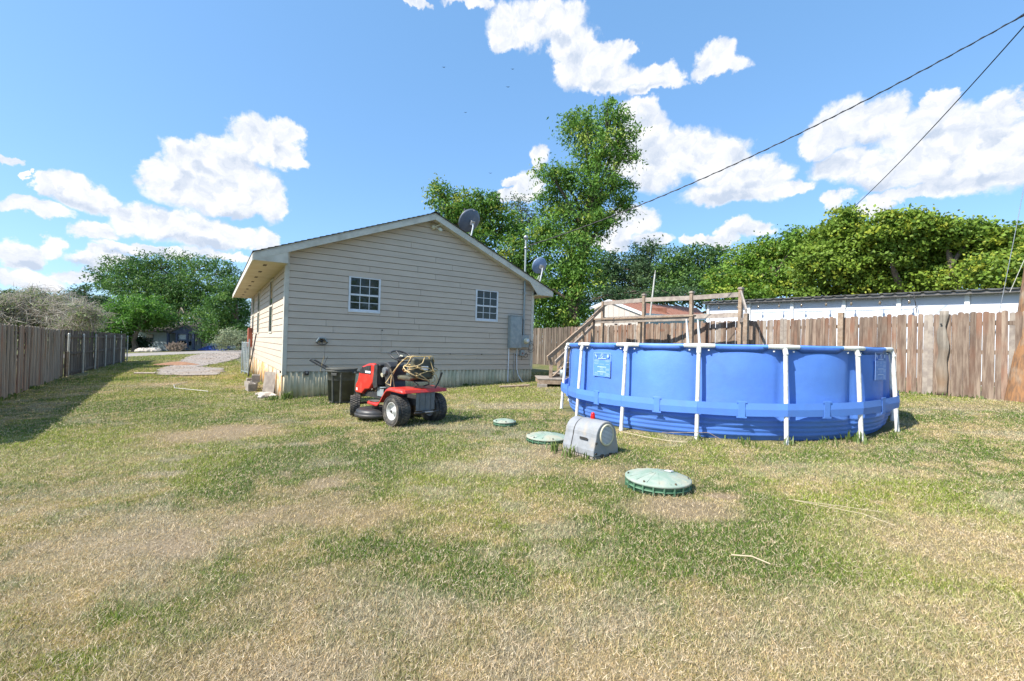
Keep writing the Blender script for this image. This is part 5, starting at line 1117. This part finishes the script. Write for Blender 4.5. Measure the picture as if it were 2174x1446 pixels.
for i, p in enumerate(rk):
    bm = bmesh.new(); bmesh.ops.create_icosphere(bm, subdivisions=3, radius=1)
    for v in bm.verts: n_ = random.random() * .12; v.co *= 1 + .22 * sin(v.co.x * 3 + i * 2) * cos(v.co.y * 4 + i) + n_ * .5
    s_ = .13 if i == 0 else random.uniform(.06, .10)
    for v in bm.verts: v.co = Vector((v.co.x * s_ * 1.3, v.co.y * s_, v.co.z * s_ * .55))
    me = bpy.data.meshes.new('rock'); bm.to_mesh(me); bm.free(); me.materials.append(M['rock']); o = bpy.data.objects.new('rock', me); COL.objects.link(o); o.location = (p[0], p[1], p[2] + .02); o.rotation_euler = (0, 0, i); tag(o, labs[i], 'rock', 'rocks by the house wall')
# downspout / tools leaning, gate and box at the far end
p = LW(.25, 7.2); o = MB().tube([(0, 0, 0), (.10 * cos(HA) + .1, .1, 1.55)], .022, 6).build('leaning_pole', M['dark']); o.location = p; tag(o, 'black pole leaning on the house beside the gate', 'pole')
gt = empty('chain_link_gate', LW(.20, 8.0), wl + .15, 'grey chain link gate standing open beside the far house corner', 'gate')
for x_ in (0, .55, 1.1): MB().tube([(x_, 0, 0), (x_, 0, 1.25 if x_ else 1.35)], .025, 8).build('gate_post', M['metalgrey'], gt)
for z_ in (.1, 1.2): MB().tube([(0, 0, z_), (1.1, 0, z_)], .018, 8).build('gate_rail', M['metalgrey'], gt)
cl = MB()
for k in range(22):
    x_ = k * .05; cl.tube([(x_, 0, .12), (min(1.1, x_ + .02), 0, 1.18)], .003, 4, caps=False)
    cl.tube([(max(0, x_ - .3), .004, .12), (min(1.1, x_ + .3), .004, 1.18)], .003, 4, caps=False)
tag(cl.build('wire_mesh', M['metalgrey'], gt), kind='stuff')
e = empty('wall_box', HW(-.36, 9.3, .95), HA, 'red-brown box fixed to the far end of the side wall', 'wall box')
B(.2, 0, 0, .34, .6, .75).build('box', M['redbox'], e, bevel=.01); B(.19, .05, .05, .2, .55, .7).build('door', M['redbox'], e, bevel=.003); B(.24, .1, -.5, .3, .2, 0).build('stand', M['dark'], e)

stv = []
P_ = np.array(DRIVE); q_ = rng.random((14000, 2)) * (P_.max(0) - P_.min(0)) + P_.min(0); q_ = q_[inpoly(q_[:, 0], q_[:, 1], DRIVE)]
sz = (.012 + .03 * rng.random(len(q_)) ** 3)[:, None] * (1 + .02 * q_[:, 1:2]); qz = gzn(q_[:, 0], q_[:, 1]) + .03
tet = np.array([(1, 0, 0), (-.6, .8, 0), (-.5, -.8, 0), (0, 0, .8)]); an = rng.random(len(q_)) * 6.28
Vt = np.empty((len(q_), 4, 3))
for k in range(4):
    Vt[:, k, 0] = q_[:, 0] + (np.cos(an) * tet[k, 0] - np.sin(an) * tet[k, 1]) * sz[:, 0]; Vt[:, k, 1] = q_[:, 1] + (np.sin(an) * tet[k, 0] + np.cos(an) * tet[k, 1]) * sz[:, 0]; Vt[:, k, 2] = qz + tet[k, 2] * sz[:, 0]
ft_ = (np.arange(len(q_))[:, None, None] * 4 + np.array([(0, 1, 3), (1, 2, 3), (2, 0, 3)])[None]).reshape(-1, 3)
gs_c = np.repeat(np.array([.33, .28, .24])[None] * (.35 + .8 * rng.random(len(q_)))[:, None], 4, 0)
tag(mesh_np('gravel', Vt.reshape(-1, 3), ft_, mat('gravel_stone', (.1, .1, .1), attr='Col', rough=.95), col=gs_c, k=3), 'loose gravel stones on the drive', 'gravel', kind='stuff')
# garden litter
twig('garden_hose', [G(-10.1, 13.9, .02), G(-9.75, 12.9, .03), G(-9.2, 12.2, .02), G(-8.4, 11.7, .03), G(-7.7, 11.35, .02)], .008, M['cable'], 'pale length of hose lying in the grass left of the house', 'hose')
twig('straw_stalk', [G(2.23, 3.55, .03), G(2.5, 3.35, .05), G(2.75, 3.28, .03)], .0022, M['straw'], 'long straw stalk on the lawn right of the largest lid', 'straw')
twig('straw_stalk', [G(2.25, 3.5, .04), G(2.55, 3.2, .05), G(2.65, 3.05, .03)], .0022, M['straw'], 'straw stalk crossing the longer one right of the largest lid', 'straw')
twig('stick', [G(1.34, 2.66, .03), G(1.44, 2.62, .04), G(1.52, 2.57, .02)], .0045, M['straw'], 'short pale stick lying in the middle of the front lawn', 'stick')
twig('stick', [G(2.05, 6.0, .04), G(2.5, 5.6, .12), G(2.62, 5.52, .05)], .004, M['brush'], 'dry stick leaning by the front of the pool wall', 'stick')
twig('hose', [G(1.55, 6.1, .03), G(1.75, 5.75, .04), G(2.0, 5.6, .02), G(2.2, 5.52, .02)], .005, M['straw'], 'thin tan hose on the grass along the pool foot', 'hose')
twig('plank', [G(.5, 12.1, .03), G(-.3, 11.9, .02)], .03, M['lumber'], 'thin pale plank in the grass between the house and the landing', 'plank')
twig('plank', [G(-14.7, 17.4, .05), G(-13.8, 17.3, .05)], .04, M['lumbergrey'], 'pale plank lying at the edge of the fence shadow', 'plank')
mound = MB(); 
for (x_, y_, rr, hh) in ((-17.6, 23.6, 1.3, .16), (-16.9, 23.2, .9, .12)):
    mound.lathe([(0, hh), (rr * .3, hh * .85), (rr * .6, hh * .4), (rr, -.02)], 20, Matrix.Translation((x_, y_, gz(x_, y_) + .03)) @ Matrix.Scale(.5, 4, (0, 1, 0)))
tag(mound.build('soil_mound', M['soil']), 'low heap of red soil at the edge of the gravel drive', 'soil heap')
for i, (x_, y_, z_, s_) in enumerate([(-10.27, 60.0, 38.59, 0.28), (-1.1, 70.0, 44.8, 0.3), (-1.77, 70.0, 41.94, 0.35), (-7.16, 60.0, 32.52, 0.25), (-3.55, 60.0, 24.37, 0.28)]):
    o = MB().add([(0, 0, 0), (s_, .1 * s_, .35 * s_), (s_ * .1, .3 * s_, 0), (-s_, .1 * s_, .3 * s_), (0, -.3 * s_, 0), (0, 0, -.12 * s_)], [(0, 1, 2), (0, 2, 3), (0, 4, 1), (0, 3, 4), (5, 4, 2), (0, 5, 2), (0, 4, 5)]).build('bird', M['bird']); o.location = (x_, y_, z_)
    tag(o, ['black bird highest in the sky, farthest left over the roof', 'upper one of the two birds above the tall tree', 'lower one of the two birds above the tall tree', 'lone black bird midway between the ridge and the top edge', 'lowest black bird, just above the trees behind the roof'][i], 'bird', 'birds high above the roof')

dish('satellite_dish', HW(4.86, .42, 4.90), .36, radians(-58), .15, M['dish'], 'large dark grey satellite dish near the roof ridge', (0, .05, -.70))
dish('satellite_dish', HW(7.22, .10, 3.84), .27, radians(-66), -.05, M['dishb'], 'smaller blue-grey satellite dish at the right eave', (-.02, .06, -.68))

# ------------------------------------------------------------------ far house across the road
_cR, _cU = Vector(_R), Vector(_U)
def at(px, py, Yd):      # point at distance Yd ahead that lies along a bearing / elevation
    d = _cR * ((px - 1087) / F) - _cU * ((py - 723) / F) + _f0
    p = Vector((0, 0, CAMZ)) + d * (Yd / d.y); return p
fh = empty('far_house', (0, 0, 0), 0, 'small pale blue house with dark porch across the road', 'house')
def fbox(px0, py0, px1, py1, Yd, dep, name, m, par=fh):
    a = at(px0, py1, Yd); b = at(px1, py0, Yd); return B(min(a.x, b.x), Yd, a.z, max(a.x, b.x), Yd + dep, b.z).build(name, m, par)
YH = 56.0
fbox(290, 703, 357, 743, YH, 7, 'wall', M['fhouse']); fbox(357.3, 703, 428, 742, YH + 1.6, 6, 'wall', M['fhouse']); fbox(428.5, 704, 440, 740, YH + 1.0, 6, 'wall', M['trim'])
for k in range(13): a = at(290, 706 + k * 2.9, YH); b = at(357, 706, YH); B(a.x, YH - .03, a.z - .01, b.x, YH - .002, a.z + .02).build('siding_board', M['fhouse'], fh)
f_ = fbox(311, 710, 324.5, 728.5, YH - .07, .06, 'window', M['paneblue']); fbox(311, 710, 324.5, 717, YH - .1, .03, 'curtain', M['mobile'], f_)
a = at(286, 704, YH - .5); b = at(432, 703.5, YH - .5); 
for k in range(6):
    MB().add([(a.x, YH - .6 + k * .7, a.z + k * .25), (b.x, YH - .6 + k * .7, a.z + k * .25), (b.x, YH + .15 + k * .7, a.z + .27 + k * .25), (a.x, YH + .15 + k * .7, a.z + .27 + k * .25)], [(0, 1, 2, 3)]).build('roof_course', M['froof'], fh).modifiers.new('s', 'SOLIDIFY').thickness = .08
pc = at(389, 690, YH - 2.2); l_ = at(357, 706, YH - 2.2); r_ = at(420, 706, YH - 2.2)
for (p, q) in ((l_, pc), (pc, r_)): MB().add([(p.x, YH - 2.3, p.z), (q.x, YH - 2.3, q.z), (q.x, YH + 1.5, q.z), (p.x, YH + 1.5, p.z)], [(0, 1, 2, 3)]).build('porch_roof', M['froof'], fh).modifiers.new('s', 'SOLIDIFY').thickness = .12
MB().prism([(l_.x + .2, l_.z - .05), (r_.x - .2, r_.z - .05), (pc.x, pc.z - .12)], YH - 2.15, YH - 2.1).build('porch_gable', M['fdark'], fh)
for px in (357, 376, 398, 411): a = at(px, 742, YH - 2.1); b = at(px, 706, YH - 2.1); MB().beam(a, b, .22, .22).build('porch_post', M['fdark'], fh)
for py in (708, 722): a = at(376, py, YH - 2.1); b = at(409, py, YH - 2.1); MB().beam(a, b, .12, .14).build('porch_rail', M['fdark'], fh)
fbox(378, 711, 402, 721, YH - 2.0, .1, 'porch_screen', M['metalgrey']); fbox(362, 710, 374, 742, YH + 1.5, .1, 'door', M['fdark']); fbox(380, 724, 388, 741, YH + 1.5, .1, 'door', M['dark']); fbox(391, 725, 404, 733, YH + 1.4, .12, 'window', M['paneblue'])
for px in (415, 419): fbox(px, 708, px + 2.2, 733, YH + .8, .1, 'shutter', M['vinyl'])
bp = MB()
for k in range(260):
    c = at(random.gauss(374, 9), random.uniform(731, 742), YH - 5); d = Vector((random.uniform(-1, 1), random.uniform(-.5, .5), random.uniform(-.1, .7))).normalized() * random.uniform(.3, 1.0); bp.tube([c - d * .5, c + d * .5], random.uniform(.015, .035), 4)
tag(bp.build('brush_pile', M['brush']), 'pile of cut brush heaped in front of the porch of the far house', 'brush pile')
a = at(420, 742, YH - 3); tag(MB().add([(a.x, a.y, a.z), (a.x + 3.2, a.y, a.z + .15), (a.x + 3.6, a.y + 1.2, a.z + .55), (a.x + .4, a.y + 1.2, a.z + .45), (a.x, a.y, a.z - .1), (a.x + 3.2, a.y, a.z - .1)], [(0, 1, 2, 3), (0, 4, 5, 1), (1, 5, 2), (0, 3, 4)]).build('tarp', M['bluetarp']), 'blue tarp on the ground right of the far porch', 'tarp')
for i, px in enumerate((303, 318, 330)):
    a = at(px, 747, YH - 5); bm = bmesh.new(); bmesh.ops.create_icosphere(bm, subdivisions=2, radius=1)
    for v in bm.verts: v.co = Vector((v.co.x * (.6 + .3 * (i == 0)), v.co.y * .4, v.co.z * .35)) * (1 + random.random() * .2)
    me = bpy.data.meshes.new('stone'); bm.to_mesh(me); bm.free(); me.materials.append(M['rock']); o = bpy.data.objects.new('boulder', me); COL.objects.link(o); o.location = (a.x, a.y, gz(a.x, a.y) + .1)
    tag(o, ('largest pale boulder by the road, in front of the dark bush', 'middle one of the three boulders before the far house', 'right-hand boulder before the far house window')[i], 'boulder', 'boulders by the road')

# ------------------------------------------------------------------ trees
def leafmat(name, transl=.38):
    return mat(name, (.1, .1, .1), attr='Col', rough=.55, transl=transl, spec=.3)
M_leaf = leafmat('leaf')
def foliage(name, parent, lobes, n_clump, n_leaf, cr, size, cols, aspect=.45, droop=0, seed=1, upb=.4, spiky=.0, inner=.35):
    r = np.random.default_rng(seed); lb = np.array(lobes); wgt = (lb[:, 3] * lb[:, 5]) ** 1.0; wgt = wgt / wgt.sum()
    k = r.choice(len(lb), n_clump, p=wgt); dv = r.normal(size=(n_clump, 3)); dv /= np.linalg.norm(dv, axis=1)[:, None]
    rad = np.where(r.random(n_clump) < inner, r.uniform(.25, .8, n_clump), r.uniform(.78, 1.10 + spiky, n_clump))
    cc = lb[k, :3] + dv * lb[k, 3:6] * rad[:, None]
    n = n_clump * n_leaf; ci = np.repeat(np.arange(n_clump), n_leaf)
    cs = cr * r.uniform(.5, 1.3, n_clump)
    off = r.normal(size=(n, 3)) * cs[ci][:, None] * np.array([1, 1, .55]); P = cc[ci] + off
    P[:, 2] -= droop * np.linalg.norm(off[:, :2], axis=1)
    N_ = r.normal(size=(n, 3)) + dv[ci] * .7 + np.array([0, 0, upb]); N_ /= np.linalg.norm(N_, axis=1)[:, None]
    T = r.normal(size=(n, 3)) + dv[ci] * .5; T[:, 2] -= droop * 1.5; T -= N_ * (T * N_).sum(1)[:, None]; T /= np.linalg.norm(T, axis=1)[:, None] + 1e-9
    Bv = np.cross(N_, T); s = size * r.uniform(.6, 1.35, n)[:, None]
    V = np.empty((n, 4, 3)); V[:, 0] = P - T * s * .5; V[:, 1] = P + Bv * s * aspect * .5 - T * s * .05; V[:, 2] = P + T * s * .5; V[:, 3] = P - Bv * s * aspect * .5 - T * s * .05
    cols = np.array(cols); a = r.random(n_clump); mixv = (a[:, None] * cols[0] + (1 - a)[:, None] * cols[1])
    if len(cols) > 2: q = r.random(n_clump) < .16; mixv[q] = cols[2]
    c = mixv[ci] * 1.55 * r.uniform(.7, 1.3, n)[:, None]; c = np.repeat(c[:, None], 4, 1).reshape(-1, 3)
    return mesh_np(name, V.reshape(-1, 3), np.arange(n * 4).reshape(-1, 4), M_leaf, parent=parent, col=c)
def tree(name, label, base, lobes, trunk, nc, nl, cr, size, cols, cat='tree', group=None, seed=1, limbs=True, trunks=1, **kw):
    bz = gz(base[0], base[1]) - .1; root = empty(name, (base[0], base[1], bz), 0, label, cat, group)
    L = [(x - base[0], y - base[1], z - bz, a, b, c) for (x, y, z, a, b, c) in lobes]
    foliage('crown', root, L, nc, nl, cr, size, cols, seed=seed, **kw)
    if trunk:
        r = random.Random(seed); top = max(L, key=lambda q: q[2]); cx = sum(q[0] for q in L) / len(L); cy = sum(q[1] for q in L) / len(L); zlo = min(q[2] for q in L)
        fork = Vector((cx * .25, cy * .25, max(.8, zlo * .75)))
        mb = MB(); 
        for j in range(trunks): mb.tube([(j * .5 - .2 * (trunks > 1), 0, 0), (j * .6 + .05, .03, fork.z * .5), fork + Vector((j * .5, 0, 0)), Vector((top[0] * .6, top[1] * .6, top[2] * .7)), Vector(top[:3])], [trunk * 1.3, trunk, trunk * .85, trunk * .5, trunk * .12], 10)
        mb.build('trunk', M['bark'], root)
        if limbs:
            for q in L:
                c = Vector(q[:3]); s = fork.lerp(Vector((top[0], top[1], top[2])), max(0, min(.6, (c.z - fork.z) / max(1, top[2] - fork.z) * .6))); md = s.lerp(c, .5) + Vector((r.uniform(-.2, .2), r.uniform(-.2, .2), .12 * (c - s).length))
                mb = MB(); mb.tube([s, md, c], [trunk * .42, trunk * .28, trunk * .1], 7)
                for _ in range(3):
                    e_ = c + Vector((r.uniform(-1, 1) * q[3], r.uniform(-1, 1) * q[4], r.uniform(-.6, 1) * q[5])) * .9; mb.tube([md.lerp(c, .4), e_], [trunk * .16, trunk * .04], 5)
                mb.build('limb', M['bark'], root)
    return root
def PL(lst, Yd, dep=.9, dy=1.0):
    out = []; r = random.Random(int(Yd * 10) + len(lst))
    for (px, py, rx, ry) in lst:
        yy = Yd + r.uniform(-dy, dy); p = at(px, py, yy); k = yy / F; out.append((p.x, p.y, p.z, rx * k * .92, rx * k * dep, ry * k * .92))
    return out
G1 = [(.105, .195, .03), (.058, .125, .022), (.19, .24, .04)]
tree('pecan_tree', 'tallest tree, with loose upright crown rising right of the house', (3.4, 30.0), PL([(1302, 236, 36, 24), (1235, 268, 45, 35), (1322, 280, 30, 32), (1270, 318, 50, 40), (1330, 322, 22, 18), (1160, 362, 28, 24), (1195, 378, 32, 26), (1320, 385, 26, 24), (1255, 390, 58, 40), (1175, 430, 36, 30), (1325, 430, 20, 26), (1235, 465, 66, 42), (1205, 525, 62, 42), (1160, 490, 34, 34), (1285, 470, 24, 24), (1235, 585, 44, 44), (1190, 590, 48, 42), (1160, 655, 45, 40), (1215, 660, 42, 36), (1130, 610, 24, 44)], 30, dy=1.3), .34, 1250, 34, .34, .25, G1, aspect=.36, droop=.55, seed=3, trunks=2, spiky=.12, inner=.25)
tree('pecan_tree', 'wide tree behind the roof ridge, left of the tallest tree', (-1.0, 33.0), PL([(935, 408, 24, 28), (965, 440, 44, 34), (1010, 425, 34, 24), (1050, 430, 30, 18), (1025, 465, 50, 34), (1075, 478, 42, 34), (1105, 535, 48, 46), (1085, 590, 40, 40), (1128, 600, 28, 50), (950, 480, 40, 30), (1000, 510, 50, 30)], 33, dy=1.3), .28, 800, 32, .34, .26, [(.09, .175, .028), (.05, .11, .02), (.19, .22, .035)], aspect=.40, droop=.4, seed=4, spiky=.15, inner=.3)
tree('sparse_tree', 'thin sparse grey-green tree between the two big ones behind the roof', (1.0, 36.0), PL([(1105, 440, 22, 26), (1125, 470, 24, 24), (1095, 480, 18, 20)], 36), .12, 90, 22, .3, .2, [(.09, .12, .06), (.05, .07, .04)], seed=5, spiky=.3)
DG = [(.045, .085, .030), (.028, .055, .024), (.07, .11, .04)]
tree('evergreen_tree', 'dark grey-green tree with a pointed top behind the mobile home', (14, 48), PL([(1385, 533, 24, 26), (1360, 560, 40, 36), (1300, 565, 36, 36), (1275, 590, 30, 40), (1330, 590, 50, 40), (1390, 590, 40, 40), (1350, 625, 70, 26)], 48, dy=2), .3, 520, 30, .5, .32, DG, seed=6, spiky=.15)
tree('leafy_tree', 'mid green rounded tree between the pointed dark tree and the yellow hedge trees', (20, 44), PL([(1430, 565, 38, 40), (1480, 550, 42, 34), (1522, 560, 30, 40), (1450, 600, 50, 36), (1510, 605, 50, 36), (1420, 625, 40, 24)], 44, dy=2), .3, 480, 30, .46, .30, [(.06, .12, .026), (.035, .075, .020), (.09, .15, .03)], seed=7)
tree('leafy_tree', 'smallest dark tree of the row, low behind the deck rail', (17, 40), PL([(1540, 610, 40, 32), (1470, 630, 50, 20), (1390, 632, 40, 18), (1305, 628, 34, 22), (1245, 650, 34, 36), (1215, 640, 24, 40)], 38), .2, 260, 26, .42, .28, DG, seed=17)
YG = [(.145, .205, .026), (.085, .145, .020), (.23, .255, .03)]
hg = 'yellow-green trees in a row behind the white shed'
tree('hedge_tree', 'leftmost and greenest of the trees behind the white shed', (10.6, 20.8), PL([(1545, 600, 44, 34), (1590, 565, 48, 44), (1650, 540, 48, 44), (1690, 520, 30, 30), (1620, 600, 60, 34), (1690, 590, 44, 40), (1580, 625, 70, 18)], 20.5), .18, 780, 34, .20, .145, [(.11, .19, .022), (.06, .12, .016), (.19, .23, .03)], group=hg, seed=8, aspect=.55, spiky=.14)
tree('hedge_tree', 'highest of the yellow-green trees, where the black cable goes behind the leaves', (13.4, 17.6), PL([(1785, 478, 34, 34), (1760, 510, 36, 34), (1815, 505, 30, 36), (1740, 560, 50, 44), (1800, 575, 56, 40), (1850, 545, 30, 40), (1760, 620, 60, 18)], 17.6), .18, 760, 34, .18, .135, YG, group=hg, seed=9, aspect=.6, spiky=.16)
tree('hedge_tree', 'yellow-green tree with two humps just right of the highest one', (14.4, 16.2), PL([(1880, 482, 34, 32), (1935, 482, 36, 30), (1900, 530, 50, 40), (1960, 545, 40, 40), (1890, 595, 56, 34)], 16.2), .18, 700, 34, .17, .13, YG, group=hg, seed=10, aspect=.6, spiky=.16)
tree('hedge_tree', 'yellow-green tree over the middle of the shed roof, right of the two-humped one', (15.2, 15.0), PL([(2005, 492, 38, 32), (2060, 505, 36, 34), (2010, 545, 44, 40), (2070, 565, 40, 36), (1990, 600, 54, 28)], 15.0), .18, 680, 34, .16, .125, YG, group=hg, seed=11, aspect=.6, spiky=.16)
tree('hedge_tree', 'rightmost yellow-green tree, beside the utility pole', (16.4, 14.0), PL([(2120, 520, 36, 34), (2170, 520, 40, 40), (2110, 575, 44, 40), (2180, 585, 44, 40), (2240, 540, 50, 60)], 13.8), .18, 680, 34, .15, .12, YG, group=hg, seed=12, aspect=.6, spiky=.16)
LG = [(.060, .125, .024), (.035, .080, .020), (.10, .17, .03)]
tree('spreading_tree', 'large spreading tree with visible limbs behind the far house', (-49.5, 66.0), PL([(222, 588, 26, 18), (262, 570, 40, 22), (320, 556, 44, 18), (385, 558, 50, 20), (440, 560, 44, 18), (488, 578, 22, 20), (250, 610, 44, 20), (340, 590, 60, 24), (420, 600, 56, 28), (478, 615, 28, 30), (300, 640, 44, 20), (400, 645, 50, 26), (460, 655, 36, 30)], 66, dy=3) + PL([(372, 640, 60, 30), (350, 615, 70, 30), (430, 680, 40, 22), (300, 600, 60, 26)], 67, dy=2) + PL([(300, 688, 40, 12), (350, 682, 42, 16), (395, 672, 36, 14), (430, 690, 20, 16), (325, 668, 44, 18)], 54.8, dy=.5), .38, 1500, 28, .55, .36, LG, aspect=.4, seed=13, spiky=.2, inner=.3)
tree('broad_bush', 'bright green bushy tree left of the far house, hanging over its wall', (-44, 52.0), PL([(225, 690, 30, 26), (262, 662, 36, 30), (310, 652, 34, 24), (275, 685, 40, 18), (340, 672, 26, 16), (238, 712, 34, 14)], 51, dy=1.5), .3, 520, 28, .40, .30, [(.075, .17, .022), (.045, .105, .018), (.11, .21, .03)], seed=14, spiky=.15)
tree('broad_bush', 'tall green bushes between the far porch and the side wall of the house', (-33, 54.0), PL([(470, 640, 26, 30), (500, 620, 20, 30), (508, 670, 26, 34), (470, 690, 30, 30), (515, 705, 24, 24), (440, 715, 16, 16)], 54, dy=1.5), .25, 420, 28, .40, .30, LG, seed=15, spiky=.15)
tree('grey_shrub', 'pale grey-green shrub at the roadside, right of the blue tarp', (-30, 50.0), PL([(490, 715, 18, 18), (512, 722, 18, 18), (475, 728, 14, 12)], 49, dy=.5), .1, 200, 24, .3, .2, [(.22, .24, .15), (.14, .17, .09)], cat='shrub', seed=16, spiky=.2)
tree('dark_shrub', 'dark rounded shrub at the left corner of the far house', (-43.5, 53.5), PL([(284, 722, 14, 10), (300, 728, 16, 12), (285, 735, 18, 8)], 53.5, dy=.5), .08, 180, 22, .3, .22, [(.03, .055, .025), (.02, .04, .02)], cat='shrub', seed=18)
tree('distant_tree', 'low green trees on the skyline above the grey thicket, at the left edge', (-78, 72.0), PL([(10, 640, 30, 22), (60, 634, 40, 20), (110, 648, 40, 22)], 74, dy=2), .3, 260, 26, .6, .42, [(.06, .10, .03), (.04, .07, .025)], seed=19)
tree('distant_tree', 'dark flat-topped tree on the skyline between the thicket and the spreading tree', (-72, 76.0), PL([(160, 622, 22, 9), (178, 612, 14, 6), (200, 640, 34, 16), (140, 640, 30, 12), (225, 650, 20, 20)], 76, dy=2), .3, 230, 26, .5, .36, DG, seed=20)
# grey leafless thicket behind the left fence
th = empty('thicket', (-20, 21, gz(-20, 21)), 0, 'grey tangled thicket of bare twigs behind the left fence', 'thicket')
Lt = [(x + 20, y - 21, z - gz(-20, 21), a, b, c) for (x, y, z, a, b, c) in PL([(20, 665, 50, 40), (80, 655, 50, 42), (135, 665, 46, 36), (180, 672, 34, 26), (-40, 670, 60, 40), (60, 690, 90, 24), (160, 695, 50, 14)], 22, dy=1.5)]
o = foliage('twigs', th, Lt, 620, 26, .30, .55, [(.30, .27, .22), (.20, .17, .14)], aspect=.035, seed=21, upb=0, spiky=.1, inner=.5)
foliage('leaves', th, Lt, 800, 28, .22, .11, [(.11, .15, .05), (.17, .19, .085)], aspect=.5, seed=22, inner=.6)
mb = MB()
for k in range(46):
    q = random.choice(Lt); s = Vector((q[0] + random.uniform(-1, 1), q[1], -.3)); e_ = Vector((q[0] + random.uniform(-1, 1) * q[3], q[1] + random.uniform(-1, 1) * q[4], q[2] + q[5] * random.uniform(0, 1))); mb.tube([s, s.lerp(e_, .5) + Vector((random.uniform(-.3, .3), 0, .2)), e_], [.04, .025, .008], 5)
mb.build('branches', M['brush'], th)
# far woods
wl_ = []
for k in range(90):
    az_ = radians(-62 + 124 * k / 89); R_ = 118 + random.uniform(-8, 8); x_, y_ = R_ * sin(az_), R_ * cos(az_); hh = random.uniform(2.6, 4.2) + (2.0 if az_ > 0 else 0); wl_.append((x_, y_, gz(x_, y_) + hh * .55, 4.5, 3.5, hh))
o = foliage('far_woods', None, wl_, 1700, 14, 1.0, 1.0, DG, seed=23); tag(o, 'distant woods closing the horizon', 'woods', kind='stuff')
# trees on the near side, seen only as reflections in the panes
tree('garden_tree', 'broad tree beyond the right of the photo, mirrored in the windows', (17, -3), [(17, -3, 4.6, 2.6, 2.6, 2.8), (15.2, -5, 3.6, 2.4, 2.4, 2.6), (19.2, -1.0, 4.2, 2.6, 2.6, 2.8)], .2, 260, 26, .3, .2, G1, seed=24)
tree('garden_tree', 'second tree beyond the right of the photo, mirrored in the small window', (13, -9), [(13, -9, 4.6, 2.6, 2.6, 2.8), (11.2, -10, 3.6, 2.4, 2.4, 2.6), (15, -8, 3.6, 2.4, 2.4, 2.6)], .2, 260, 26, .3, .2, G1, seed=25)
